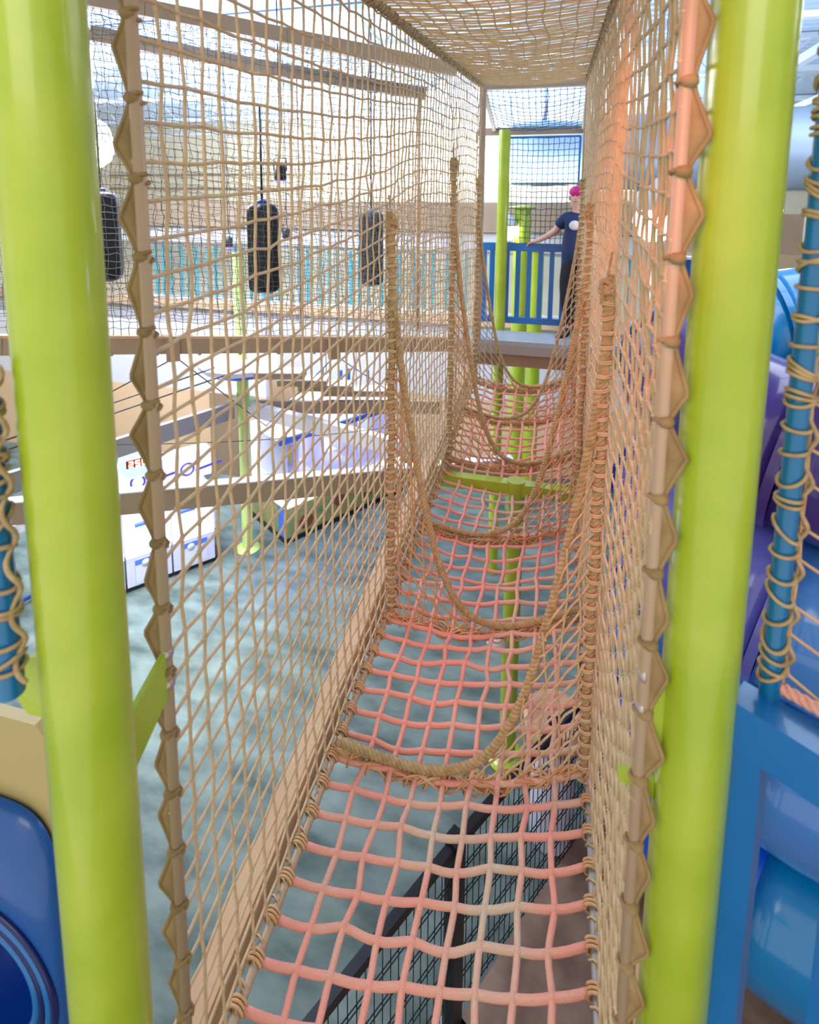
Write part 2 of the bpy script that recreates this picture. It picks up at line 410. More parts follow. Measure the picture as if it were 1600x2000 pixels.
C1 = (-3.7, 5.98); C2 = (-.236, 4.054)
_g = m_green; m_green = mat('overlit green paint', (184, 208, 120), .35)  # same green paint, lightened so the post looks overexposed
t = green_post(*C1, 0, 3.8, .07, 'green post, lightened as if overlit, with round base on the left behind the long beam', base=True)
MB().lathe((C1[0], C1[1], 1.95), [(.19, 0), (.19, .015), (.08, .02), (.08, .12)], 28).build('collar', m_green, t)
m_green = _g
t = green_post(*C2, 0, 2.36, .066, 'green post standing on the floor under the tunnel', base=True)
MB().lathe((C2[0]-.1, C2[1]-.05, 1.05), [(.02, -.05), (.07, -.04), (.085, 0), (.07, .04), (.02, .05)], 16).build('clamp_disc', m_white, t)
MB().box((C2[0]-.07, C2[1], 2.30), (1.2, .09, .09)).build('crossbeam', m_green, t, smooth=False)
MB().bar((C2[0], C2[1], 1.0), (C2[0]-.13, C2[1]-.05, 1.0), .04, .05).build('clamp_arm', m_green, t, smooth=False)
c = atY(975, 660, 6.35); green_post(c[0], c[1], 0, 5.2, .062, 'green post at the left corner of the far platform')
for px, d, z1, lab in ((1016, 7.8, 4.35, 'taller distant green post behind the blue railing'), (1046, 8.4, 3.75, 'shorter distant green post behind the blue railing')):
    c = dep(px, 560, d); tt = green_post(c[0], c[1], 0, z1, .11, lab)
    MB().lathe((c[0], c[1], z1), [(.11, -.02), (.2, 0), (.2, .02), (.02, .04)], 20).build('cap', m_green, tt)

# ================================================================== TUNNEL NET WALLS
def arch(u, kn, u0, u1):
    ks = [u0]+kn+[u1]
    for a, b in zip(ks[:-1], ks[1:]):
        if a <= u <= b: return math.sin(PI*(u-a)/(b-a))
    return 0
def wall_net(side):
    Xf = XL if side < 0 else XR; kn = knL if side < 0 else knR; tb = tubeL if side < 0 else tubeR
    us = np.arange(tb[1], U1+.01, .0785); hs = np.linspace(hfloor(2), HC, 40)
    P = np.zeros((len(us), len(hs), 3))
    for i, u in enumerate(us):
        for j, h in enumerate(hs):
            s = arch(u, kn, tb[1], U1); mid = math.sin(PI*j/39)
            amp = .075*mid if u > kn[0] else (-.035 if side < 0 else -.02)*mid
            bulge = side*(.03*mid*s)
            hh = h if h > -1.5 else -1.5+(h+1.5)*(hfloor(u)+1.5)/(hs[0]+1.5)
            P[i, j] = (Xf(u)+bulge-side*.0, u, tz(u, hh)+amp*s-.012*mid)
    P += rng.normal(0, .0028, P.shape)
    return P
def edge_tube(side, t):
    tb = tubeL if side < 0 else tubeR
    zt, zb = tz(tb[1], HC)+.9, tz(tb[1], -2.42)-.05
    MB().cyl((tb[0], tb[1], zb), (tb[0], tb[1], zt), .0125, 16).build('edge_pole', m_tube, t)
    # flat webbing spiralled round the pole, standing off on the outer side
    ax = np.array([-.93, -.36, 0]) if side < 0 else np.array([.93, -.36, 0])
    mb = MB(); z = zb+.1-.155; k = 0
    cen = np.array([tb[0], tb[1], 0])
    while z < zt-.1:
        pk = .5+.12*math.sin(k*2.3); amp = .030+.006*math.sin(k*1.7); zs = np.linspace(0, 1, 15)
        o = np.where(zs < pk, zs/pk, (1-zs)/(1-pk)); o = np.clip(o, 0, 1)**1.15*amp+.011
        path = cen+o[:, None]*ax+np.stack([0*zs, 0*zs, z+zs*.155], 1)
        side_v = np.array([-ax[1], ax[0], 0])
        mb.tube(path, .0048, 6)
        inn = cen+.004*ax+np.stack([0*zs, 0*zs, z+zs*.155], 1); V = []
        for q in range(15): V += [path[q]+side_v*.002, path[q]-side_v*.002, inn[q]-side_v*.006, inn[q]+side_v*.006]
        mb.add(V, [(4*q+e, 4*q+(e+1) % 4, 4*q+4+(e+1) % 4, 4*q+4+e) for q in range(14) for e in range(4)])
        a = np.linspace(0, 2*PI, 9); mb.tube(np.stack([tb[0]+.0165*np.cos(a), tb[1]+.0165*np.sin(a), z+.155+.02*a/6.28-.01], 1), .0045, 5)
        z += .155; k += 1
    mb.build('lacing_wrap', m_strap, t)
    z = zb+.1
    while z < zt:
        MB().ball((tb[0]+.004*side, tb[1]-.006, z), (.017, .017, .013), 10).build('lacing_knot', m_strap, t); z += .155
for side, lab in ((-1, 'tan rope net wall on the left side of the climbing tunnel, with its laced edge pole'), (1, 'tan rope net wall on the right side of the climbing tunnel, with its laced edge pole')):
    P = wall_net(side); t = empty('tunnel_net_wall', (P[0, 0, 0], 3.3, 2.0), lab, 'net')
    mb = MB(); lattice(mb, P, 0.0046 if side < 0 else .005, 5, rj=.0048, knot=1.9); mb.build('netting', m_net, t)
    edge_tube(side, t)
    # bottom lashing rope
    Xf = XL if side < 0 else XR
    us = np.linspace(1.15, U1, 500); a = us*2*PI/.05
    pth = np.stack([[Xf(u) for u in us]+.022*np.cos(a), us, [tz(u, hfloor(u)) for u in us]+.022*np.sin(a)], 1)
    MB().tube(pth, .0035, 5).build('bottom_lacing', m_netc, t)
# ceiling net
us = np.arange(.6, U1, .052); xs = np.linspace(-.8, .2, 14)
P = np.zeros((len(us), len(xs), 3))
for i, u in enumerate(us):
    for j, x in enumerate(xs):
        s = math.sin(PI*j/13); P[i, j] = (x+.014*math.sin(u*5.2+.9*math.sin(u*2)+j*.25)*s, u, tz(u, HC)+.015-.03*s)
P += rng.normal(0, .002, P.shape)
t = empty('tunnel_ceiling_net', (-.3, 3, tz(3, HC)), 'peach tan net forming the roof of the climbing tunnel', 'net')
mb = MB(); lattice(mb, P, .0048, 5, rj=.0042, knot=1.5); mb.build('netting', m_netc, t)
for X in (-.8, .2):
    mb = MB(); mb.cyl((X, .5, tz(.5, HC)), (X, U1, tz(U1, HC)), .017, 14); mb.build('edge_pipe', m_taupe, t)
    us2 = np.linspace(.6, U1, 700); a = us2*2*PI/.045
    MB().tube(np.stack([X+.024*np.cos(a)+.006*np.cos(a*.37), us2, [tz(u, HC) for u in us2]+.024*np.sin(a)], 1), .0048, 5).build('edge_lacing', m_rope, t)

# ================================================================== FLOOR NET
NX = 9
def floor_pt(u, s):
    xa, xb = XL(u)+.025, XR(u)-.025; x = xa+(xb-xa)*s
    sag = .075*(1-(2*s-1)**2)
    ks = [1.0]+[(p[0]+p[1])/2 for p in PART]+[U1]; ss = 0
    for a, b in zip(ks[:-1], ks[1:]):
        if a <= u <= b: ss = math.sin(PI*(u-a)/(b-a))
    if u < 1.9: ss *= .5
    # rows run slightly farther on the right side
    uu = u+.18*(s-.5)
    return (x, uu, tz(uu, hfloor(uu))-sag*(.55+.45*(1-ss))-(.0 if u < 3 else .06*ss*(1-(2*s-1)**2)))
us = np.arange(1.16, U1-.05, .102)
P = np.array([[floor_pt(u, k/NX) for k in range(NX+1)] for u in us])
P[:, 1:-1] += rng.normal(0, .006, P[:, 1:-1].shape)
t = empty('climbing_floor_net', (-.3, 3.3, 2.0), 'square mesh rope net, coloured coral as under red light, forming the tunnel floor', 'net')
mb = MB()
for i in range(len(P)):
    pp = smooth_path(P[i], 40); pp[:, 2] -= .004*np.abs(np.sin(np.linspace(0, NX*PI, len(pp)))); mb.tube(pp, .0122 if us[i] < 3 else .0105, 8)
for j in range(1, NX): mb.tube(smooth_path(P[:, j], 4*len(P)), .0112, 8)
for i in range(len(P)):
    for j in range(1, NX): mb.ball(P[i, j], (.0165, .0165, .0145), 8)
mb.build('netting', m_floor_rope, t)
mb = MB()
for i in range(len(P)):
    for e, sd in ((0, -1), (NX, 1)):
        c = P[i, e]; a = np.linspace(0, 5*PI, 36)
        MB().tube(np.stack([c[0]+sd*.018+.023*np.cos(a), c[1]-.014+.0018*a, c[2]+.023*np.sin(a)], 1), .005, 5).build('edge_loop', m_rope2, t)
for X, m in ((-.805, m_tube), (.198, m_grey)):
    MB().tube([(X, u, tz(u, hfloor(u))) for u in np.linspace(.9, U1, 20)], .0145, 12).build('side_pipe', m, t)

# side beam outside left, red pipe right
mb = MB(); mb.bar((-.915, .85, tz(.85, -2.47)), (-.885, U1, tz(U1, -2.3)), .085, .15)
tag(mb.build('side_beam', m_beam, smooth=False), 'peach tan rectangular steel beam outside the left foot of the tunnel', 'beam')
mb = MB(); mb.bar((.30, .85, tz(.85, -2.47)), (.27, U1, tz(U1, -2.3)), .05, .12)
tag(mb.build('side_beam', m_beam, smooth=False), 'tan steel beam hidden outside the right foot of the tunnel net', 'beam')
a, b = atX(1228, 1990, .262), atX(1238, 1640, .262)
mb = MB(); mb.tube([a+(0, 0, -.3), b], .018, 14)
tag(mb.build('red_pipe', m_red), 'short red pipe between the right net wall and the right green post', 'pipe')

# ================================================================== BAFFLES
DG = np.array([(0, 1.0), (.012, .86), (.04, .72), (.085, .57), (.16, .37), (.26, .17), (.38, .055), (.52, .012), (.7, 0), (1, 0)])
names = ['nearest baffle net, laced to the right wall, its edge rope sweeping down left', 'second baffle net, laced to the left wall under the large knot', 'third baffle net, laced to the right wall and bathed in red light', 'fourth baffle net, laced to the left wall behind the second', 'fifth baffle net, laced to the right wall in front of the person', 'farthest baffle net, laced to the left wall just before the platform']
for k, (ya, yb, side, ht) in enumerate(PART):
    def yx(x): return ya+(yb-ya)*(x-(-.8))/1.0
    xs_, xo = (XR(ya)-.012, XL(ya)+.02) if side > 0 else (XL(yb)+.012, XR(yb)-.02)
    def pt(s, hp):   # s from laced side, hp 0..1 height
        x = xs_+(xo-xs_)*s; Y = yx(x); hb = hfloor(Y)+.02
        sag = .115*(1-(2*s-1)**2)
        return np.array([x, Y, tz(Y, hb+hp*(ht-hb))-sag])
    t = empty('baffle_net', pt(.5, 0), 'tan rope ' + names[k], 'net', 'baffle nets across the tunnel')
    def bow(p, s, hp):
        p = p.copy(); p[1] += (.06*math.sin(PI*min(1, hp))*math.sin(PI*min(1, s*1.2)))*(1 if k % 2 else -1); return p
    def top(s): return float(np.interp(s, DG[:, 0], DG[:, 1]))
    r = .0047; mb = MB(); mb.tube([bow(pt(.006, v), 0, v) for v in np.linspace(0, .99, 20)], r, 5); mb.tube([pt(d, h+.012) for d, h in DG], r, 5); cs = [.055, .115, .18, .25, .325, .405, .49, .58, .68, .78, .88]
    for s in cs:
        n_ = 14; mb.tube(smooth_path([bow(pt(s+.008*math.sin(v*9+s*30), (top(s)+.02)*v), s, top(s)*v)+rng.normal(0, .003, 3) for v in np.linspace(0, 1, n_)], 28), r, 5, cap=False)
    for hp0 in np.arange(.03, .99, .036):
        pts = []; s = 0.; sl_ = .42+.25*hp0
        while s <= .95:
            hp = hp0-sl_*s-.10*s*s
            if hp > top(s)+.005:
                if len(pts) >= 1: pts.append(pt(s, top(s)+.01))
                break
            if hp < .0: pts.append(pt(s, 0)); break
            p_ = bow(pt(s, hp), s, hp)+rng.normal(0, .003, 3)
            pts.append(p_); s += .03
        if len(pts) >= 2: mb.tube(smooth_path(pts, 3*len(pts)), r, 5, cap=False)
        for s in cs:
            hp = hp0-sl_*s-.10*s*s
            if 0 < hp < top(s): mb.blob(bow(pt(s, hp), s, hp), r*1.9)
    mb.build('netting', m_net if k in (0, 4, 5) else m_rope2, t)
    # diagonal edge rope
    D = smooth_path([pt(d, h*.99+.02) for d, h in DG], 90)
    MB().twist(D, .0185 if k < 4 else .015, .06).build('edge_rope', m_rope, t)
    # vertical laced rope + lashings
    hh = np.linspace(-.02, .99, 30); V_ = np.array([pt(0.012, h) for h in hh]); V_[:, 0] += .004*np.sin(hh*30)
    MB().twist(V_, .018, .058).build('laced_rope', m_rope, t)
    mb = MB(); z = 0
    L = resample(V_, .052)
    for c in L:
        a = np.linspace(0, 4.6*PI, 30); tl = rng.uniform(-.4, .4)
        MB().tube(np.stack([c[0]+.024*np.cos(a), c[1]+.022*np.sin(a), c[2]-.008+.0012*a+.014*tl*np.cos(a)], 1), .0045, 5).build('lashing', m_net, t)
    # knot at top
    c = V_[-1]; mb = MB()
    for q in range(9):
        a = np.linspace(0, 2*PI, 15)[:-1]; ax = rng.normal(0, 1, 3); ax /= np.linalg.norm(ax); b_ = np.cross(ax, (0.3, .5, .8)); b_ /= np.linalg.norm(b_); c_ = np.cross(ax, b_)
        mb.tube(c+(0, 0, rng.uniform(-.035, .04))+.026*(np.cos(a)[:, None]*b_+np.sin(a)[:, None]*c_), .0085, 6, closed=True)
    mb.tube(smooth_path([c, c+(-side*.0, -.01, .06), c+(side*.01, 0, .13)], 10), .005, 5)
    mb.build('knot', m_rope, t)
    # bottom rope with bundled loops
    Bt = np.array([pt(s, -.005) for s in np.linspace(0, 1, 40)])
    MB().twist(Bt, .0155, .06).build('bottom_rope', m_rope, t)
    mb = MB(); L = resample(Bt, .02)
    for s0 in range(8):
        ph = rng.uniform(0, 6, 4); nL = len(L); tt = np.linspace(0, 1, nL); env = np.sin(PI*tt)**.5
        off = np.stack([0*tt, .034*np.sin(tt*23+ph[0])*env, .03*np.sin(tt*31+ph[1])*env+.012], 1)
        mb.tube(L+off, .0045, 5)
    for c in L[::4]:
        a = np.linspace(0, 2*PI, 11)[:-1]; mb.tube(np.stack([c[0]+.012*np.sin(a*1.), c[1]+.034*np.cos(a), c[2]+.03*np.sin(a)], 1), .0045, 5, closed=True)
    mb.build('bottom_bundle', m_rope2, t)

# ================================================================== FAR PLATFORM
zt = tz(U1, HC)
t = empty('tunnel_end_frame', (-.28, 5.8, 3.0), 'tan square steel frame around the far opening of the tunnel', 'frame')
for X in (-.79, .215): MB().box((X, 5.82, (3.0+zt)/2), (.06, .06, zt-3.0)).build('upright', m_taupe, t, smooth=False)
MB().box((-.29, 5.82, zt-.0), (1.06, .07, .06)).build('top_bar', m_taupe, t, smooth=False)
zb2 = float(atY(1047, 256, 6.9)[2])
MB().box((-.33, 6.9, zb2), (1.3, .08, .09)).build('rear_bar', m_taupe, t, smooth=False)
for X in (-.79, .215): MB().bar((X, 5.85, zt), (X, 6.9, zb2), .04, .04).build('roof_rail', m_taupe, t, smooth=False)
P = np.zeros((17, 15, 3))
for i in range(17):
    for j in range(15):
        s, v = i/16, j/14; P[i, j] = (-.79+1.0*s, 5.85+1.05*v, zt+(zb2-zt)*v-.10*math.sin(PI*s)*math.sin(PI*v))
mb = MB(); lattice(mb, P, .0042, 4, knot=1.5, wob=.004)
o = mb.build('roof_net', m_bdark); tag(o, 'dark blue net sagging as a roof over the far platform', 'net')
zd = float(atY(1040, 669, 5.78)[2]); yb_d = float(atZ(1040, 649, zd)[1])
t = empty('far_platform', (-.3, 6.6, zd-.2), 'grey platform deck at the far end of the tunnel', 'platform')
MB().box((-.3, (5.77+yb_d)/2, zd-.03), (1.5, yb_d-5.77, .06)).build('deck', m_deckgrey, t, smooth=False)
MB().box((-.3, 5.79, zd-.09), (1.5, .05, .1)).build('front_lip', m_grey, t, smooth=False)
MB().box((-.3, 5.9, zd-.22), (1.5, .1, .14)).build('support_beam', m_taupe, t, smooth=False)
# blue railing
zr0 = zd+.10; yR = yb_d+.12
zr1 = float(atY(1050, 478, yR)[2]); zr0 = float(atY(1040, 630, yR)[2])
x0 = float(atY(984, 560, yR)[0]); x1 = float(atY(1150, 560, yR)[0])
t = empty('platform_railing', ((x0+x1)/2, yR, zr0), 'blue picket guardrail across the back of the far platform', 'railing')
MB().box(((x0+x1)/2, yR, zr1-.03), (x1-x0, .06, .09)).build('top_rail', m_blue, t, smooth=False)
MB().box(((x0+x1)/2, yR, zr0+.02), (x1-x0, .06, .07)).build('bottom_rail', m_blue, t, smooth=False)
for k in range(8):
    MB().box((x0+.03+(x1-x0-.06)*k/7, yR, (zr0+zr1)/2), (.052, .045, zr1-zr0-.05)).build('picket', m_blue, t, smooth=False)
xl0 = float(atY(940, 560, yR)[0]); xl1 = float(atY(966, 560, yR)[0])
t = empty('platform_railing', (xl0, yR, zr0), 'short blue guardrail left of the far green post', 'railing')
MB().box(((xl0+xl1)/2, yR, zr1-.03), (xl1-xl0, .06, .09)).build('top_rail', m_blue, t, smooth=False)
MB().box(((xl0+xl1)/2, yR, zr0+.02), (xl1-xl0, .06, .07)).build('bottom_rail', m_blue, t, smooth=False)
for k in range(2): MB().box((xl0+.03+(xl1-xl0-.06)*k, yR, (zr0+zr1)/2), (.052, .045, zr1-zr0-.05)).build('picket', m_blue, t, smooth=False)
# blue framed net above railing
za, zb_ = zr1+.02, float(atY(1050, 268, yR)[2]); xa, xb = x0, float(atY(1128, 400, yR)[0])
t = empty('framed_net', ((xa+xb)/2, yR, za), 'dark blue square mesh net in a teal frame above the far railing', 'net')
for X in (xa, xb): MB().box((X, yR, (za+zb_)/2), (.022, .022, zb_-za)).build('frame_upright', m_teal, t, smooth=False)
MB().box(((xa+xb)/2, yR, zb_), (xb-xa, .022, .022)).build('frame_top', m_teal, t, smooth=False)
P = np.array([[(xa+(xb-xa)*i/14, yR, za+(zb_-za)*j/18-.012*math.sin(PI*i/14)) for j in range(19)] for i in range(15)])
mb = MB(); lattice(mb, P, .0035, 4, knot=1.6, wob=.003); mb.build('netting', m_bdark, t)

# ================================================================== WALKWAY (netted, left)
Wn = [np.array([-4.2, 2.72]), np.array([-1.0, 5.35])]
def on(px_line, P2):
    """height at plan point P2 so that it meets the given pixel row function"""
    best = None
    p = np.array([P2[0], P2[1], 4.4]); c = R.T@(p-CAM); px = CX+F*c[0]/-c[2]
    return float(atY(px, px_line(px), P2[1])[2]) if P2[1] > 0 else 4.4
up_l = lambda x: -49+.21*x; lo_l = lambda x: 21+.214*x if x < 500 else 128+.17*(x-500); bo_l = lambda x: 673
dn = Wn[1]-Wn[0]; LW = np.linalg.norm(dn); dn /= LW; nn_ = np.array([-dn[1], dn[0]])
Wf = [w_+nn_*.62 for w_ in Wn]
def face(P0, P1, zf0, zf1, n1, n2):
    G = np.zeros((n1, n2, 3))
    for i in range(n1):
        s = i/(n1-1); p = P0+(P1-P0)*s; a, b = zf0(p), zf1(p)
        for j in range(n2): G[i, j] = (p[0], p[1], a+(b-a)*j/(n2-1))
    return G
zu = lambda p: on(up_l, p); zl = lambda p: on(lo_l, p); zb = lambda p: on(bo_l, p)
t = empty('netted_walkway', (*((Wn[0]+Wn[1])/2), 3.1), 'taupe steel walkway enclosed in fine dark netting on the left', 'walkway')
nS = 9
def beamline(P0, P1, zf, wd, ht, name, m, dz=0):
    pts = [np.array([*(P0+(P1-P0)*s), zf(P0+(P1-P0)*s)+dz]) for s in np.linspace(0, 1, nS)]
    mb = MB()
    for a, b in zip(pts[:-1], pts[1:]): mb.bar(a, b+(b-a)*.01, wd, ht)
    return mb.build(name, m, t, smooth=False)
beamline(Wn[0], Wn[1], zb, .06, .13, 'bottom_beam', m_taupe)
beamline(Wn[0], Wn[1], zb, .07, .02, 'beam_cap', m_beam, .07)
beamline(Wn[0], Wn[1], zu, .06, .12, 'top_beam', m_taupe)
beamline(Wf[0], Wf[1], zl, .06, .12, 'rear_top_beam', m_taupe)
beamline(Wf[0], Wf[1], lambda p: zb(Wn[0]+dn*np.dot(p-Wf[0], dn))-.13, .06, .1, 'rear_bottom_beam', m_taupe)
n1 = 76
G = face(Wn[0], Wn[1], lambda p: zb(p)+.08, zu, n1, 48); mb = MB(); lattice(mb, G, .003, 3, knot=0, wob=.007); mb.build('front_netting', m_dark, t)
G = face(Wf[0], Wf[1], lambda p: zb(Wn[0]+dn*np.dot(p-Wf[0], dn))+.1, zl, n1-6, 40); mb = MB(); lattice(mb, G, .003, 3, knot=0, wob=.008); mb.build('rear_netting', m_dark, t)
G = np.zeros((n1, 14, 3))
for i in range(n1):
    s = i/(n1-1); p = Wn[0]+(Wn[1]-Wn[0])*s; q_ = Wf[0]+(Wf[1]-Wf[0])*s; a, b = zu(p), zl(q_)
    for j in range(14):
        v = j/13; pp = p+(q_-p)*v; G[i, j] = (pp[0], pp[1], a+(b-a)*v)
mb = MB(); lattice(mb, G, .003, 3, knot=0, wob=.007); mb.build('roof_netting', m_dark, t)
# slim uprights
for s in (.36, .68, .985):
    p = Wn[0]+(Wn[1]-Wn[0])*s; q_ = Wf[0]+(Wf[1]-Wf[0])*s
    MB().cyl((q_[0], q_[1], zb(p)), (q_[0], q_[1], zl(q_)), .02 if s > .9 else .008, 10).build('upright', m_beam, t)
# bolts and hanger brackets below the beam
for s in np.linspace(.06, .9, 12):
    p = Wn[0]+(Wn[1]-Wn[0])*s; z = zb(p)
    MB().lathe((p[0], p[1], z-.085), [(.006, 0), (.014, .005), (.014, .02)], 8).build('bolt', m_steel, t)
brk = []
for px in (343, 655):
    lo, hi = 0., 1.
    for _ in range(30):
        mid = (lo+hi)/2; p = Wn[0]+(Wn[1]-Wn[0])*mid; c = R.T@(np.array([*p, 3.2])-CAM)
        if CX+F*c[0]/-c[2] < px: lo = mid
        else: hi = mid
    z = zb(p); brk.append(np.array([p[0], p[1], z-.1]))
    MB().box((p[0], p[1]-.03, z-.02), (.1, .06, .2), rot=math.atan2(dn[1], dn[0])).build('hanger_bracket', m_taupe, t, smooth=False)
# cables
def cable(a, b, label, r=.005, sag=0):
    a = np.asarray(a, float); b = np.asarray(b, float)
    pts = [a+(b-a)*s-(0, 0, sag*4*s*(1-s)) for s in np.linspace(0, 1, 12 if sag else 2)]
    o = MB().tube(pts, r, 6).build('steel_cable', m_wire); tag(o, label, 'cable')
cable(brk[0], dep(190, 780, 4.3), 'thin dark brace cable running down left from the first walkway bracket')
cable(brk[0], dep(520, 832, 5.6), 'thin dark brace cable running down right from the first walkway bracket')
cable(brk[1], dep(520, 832, 5.6), 'thin dark brace cable running down left from the second walkway bracket')
cable(brk[1], dep(800, 790, 6.0), 'thin dark brace cable running down right from the second walkway bracket')
cable(dep(150, 868, 4.6), dep(780, 832, 6.2), 'slack thin cable strung above the arcade games', .004, .06)
cable(dep(10, 860, 5), dep(420, 718, 5.9), 'upper pale slanted wire left of the lightened green post', .008)
cable(dep(10, 880, 5), dep(440, 733, 5.9), 'lower pale slanted wire left of the lightened green post', .008)

# hanging black rollers
for k, (px, w_, yt, yb_) in enumerate([(196, 68, 374, 552), (512, 66, 397, 575), (725, 50, 412, 560)]):
    d = .29*F/w_; a, b = dep(px, yt, d), dep(px, yb_, d); b = np.array([a[0], a[1], b[2]])
    H_ = a[2]-b[2]; nm = ['left black padded roller hanging in the walkway beside the green post', 'middle black padded roller hanging in the walkway', 'right black padded roller hanging in the walkway beside the tunnel'][k]
    t = empty('padded_roller', b, nm, 'roller', 'black padded rollers')
    n = 48; prof = []
    mb = MB(); a_ = np.arange(n)*2*PI/n
    zs = [0, .02, .05, .1]+list(np.linspace(.15, H_-.15, 5))+[H_-.1, H_-.05, H_-.02, H_]
    V = []
    for z in zs:
        e = min(z, H_-z); rr = .135*min(1, math.sqrt(max(0, 1-(1-min(e/.07, 1))**2))*.5+.5)
        for th in a_: V.append((b[0]+rr*(1+.07*math.cos(6*th))*math.cos(th), b[1]+rr*(1+.07*math.cos(6*th))*math.sin(th), b[2]+z))
    mb.add(V, [(i*n+j, i*n+(j+1) % n, (i+1)*n+(j+1) % n, (i+1)*n+j) for i in range(len(zs)-1) for j in range(n)]+[tuple(range(n))[::-1], tuple((len(zs)-1)*n+j for j in range(n))])
    mb.build('pad', m_rubber, t)
    MB().cyl((b[0], b[1], b[2]+H_), (b[0], b[1], 5.2 if k < 2 else 6.38), .01, 8).build('hanging_rod', m_black, t)
    MB().lathe((b[0], b[1], b[2]+H_-.01), [(.05, 0), (.05, .03), (.03, .04)], 16).build('cap', m_navy, t)

# ================================================================== rope-course beams left
zc = 1.95
def beam_px(a, b, wd, ht, m, label, name='course_beam'):
    o = MB().bar(a, b, wd, ht).build(name, m, smooth=False); tag(o, label, 'beam'); return o
cc = np.array([*C1, zc-.06])
A_ = atZ(10, 946, zc-.06); beam_px(cc+(A_-cc)*.06, A_+(A_-cc)*.2, .06, .2, m_grey, 'grey beam running left and toward the viewer from the lightened green post collar')
B_ = atZ(750, 866, zc-.1); beam_px(cc+(B_-cc)*.06, B_+(B_-cc)*.1, .1, .16, m_white, 'beam whitened as if brightly lit, running right and toward the viewer from the lightened green post collar')  # white stands for strong light on the beam, put in its colour
C_ = atZ(860, 795, zc-.06); beam_px(cc+(C_-cc)*.06, C_, .06, .16, m_taupe, 'taupe beam running right and away from the lightened green post collar')
D1, D2 = atZ(20, 1010, 1.42), atZ(1010, 925, 1.42)
a = atZ(230, 982, 1.42); b = atZ(750, 935, 1.42); dd = b-a
t = empty('course_beam', (a+b)/2, 'long brown beam crossing in front of both arcade games', 'beam')
MB().bar(a-dd*.45, b+dd*.55, .08, .23).build('beam_body', m_taupe, t, smooth=False)
MB().bar(a-dd*.45+(0, 0, .122), b+dd*.55+(0, 0, .122), .12, .014).build('top_flange', m_white, t, smooth=False)
# canopy platform around post
c = np.array([C1[0], C1[1], float(atY(480, 712, 5.98)[2])])
t = empty('round_canopy', c, 'flat many-sided white canopy on the lightened green post, lit violet', 'canopy')
MB().lathe(c, [(.3, -.06), (.5, -.03), (.52, .03), (.5, .05), (.08, .07)], 10).build('panel', m_white, t, smooth=False)
MB().lathe(c, [(.36, -.10), (.36, -.06)], 10).build('hub', m_gameblue, t, smooth=False)
MB().lathe(c+(-.0, -.42, -.06), [(.02, 0), (.04, .01), (.04, .04)], 10).build('led_lamp', m_purple_glow, t)
for k, (xa, xb, yy) in enumerate([(500, 596, 730), (545, 640, 744), (585, 690, 754), (632, 760, 764)]):
    d = 6.3+.25*k; a, b = dep(xa, yy, d), dep(xb, yy+1, d)
    t = empty('stepping_plank', (a+b)/2, 'taupe hanging plank of the stepped rope course, %s from the left' % ['first', 'second', 'third', 'fourth'][k], 'plank', 'stepped rope course planks')
    MB().bar(a, b, .2, .07).build('board', m_taupe, t, smooth=False)
    MB().bar(a+(0, 0, .04), b+(0, 0, .04), .22, .012).build('lit_edge', m_white, t, smooth=False)  # white strip painted along the plank top as its lit edge
    MB().cyl((a+b)/2, (a+b)/2+(0, 0, .6), .005, 5).build('cable', m_wire, t)
for px, lab in ((648, 'left'), (700, 'right')):
    p = dep(px, 742, 7.3); t = empty('blue_frame', p, 'small blue bracket frame far behind the planks, the %s one' % lab, 'frame', 'small blue frames')
    for dx in (-.13, .13): MB().box(p+(dx, 0, 0), (.03, .03, .28)).build('upright', m_blue, t, smooth=False)
    MB().box(p+(0, 0, -.13), (.32, .04, .08)).build('crossbar', m_blue, t, smooth=False)
# wall details
struct(MB().box((float(atY(440, 850, 7.67)[0]), 7.67, .68), (.5, .05, 1.36)).build('door_1', m_door, smooth=False))
p = atY(512, 853, 8.97); t = empty('fire_alarm', p, 'small red fire alarm box on the peach wall', 'alarm')
MB().box(p, (.12, .05, .15)).build('case', m_red, t, smooth=False); MB().box(p+(0, -.03, .01), (.06, .01, .05)).build('handle', m_white, t, smooth=False)
p = atY(670, 808, 8.9); t = empty('wall_lantern', p, 'square orange glowing lantern on the peach wall', 'lantern')
MB().box(p, (.14, .08, .16)).build('glass', m_orange_glow, t, smooth=False)
mb = MB()
for sx in (-1, 1):
    for sz in (-1, 1): mb.box(p+(sx*.08, -.02, 0), (.015, .12, .2))
    mb.box(p+(0, -.02, sx*.095), (.18, .12, .015))
mb.build('cage', m_door, t, smooth=False)

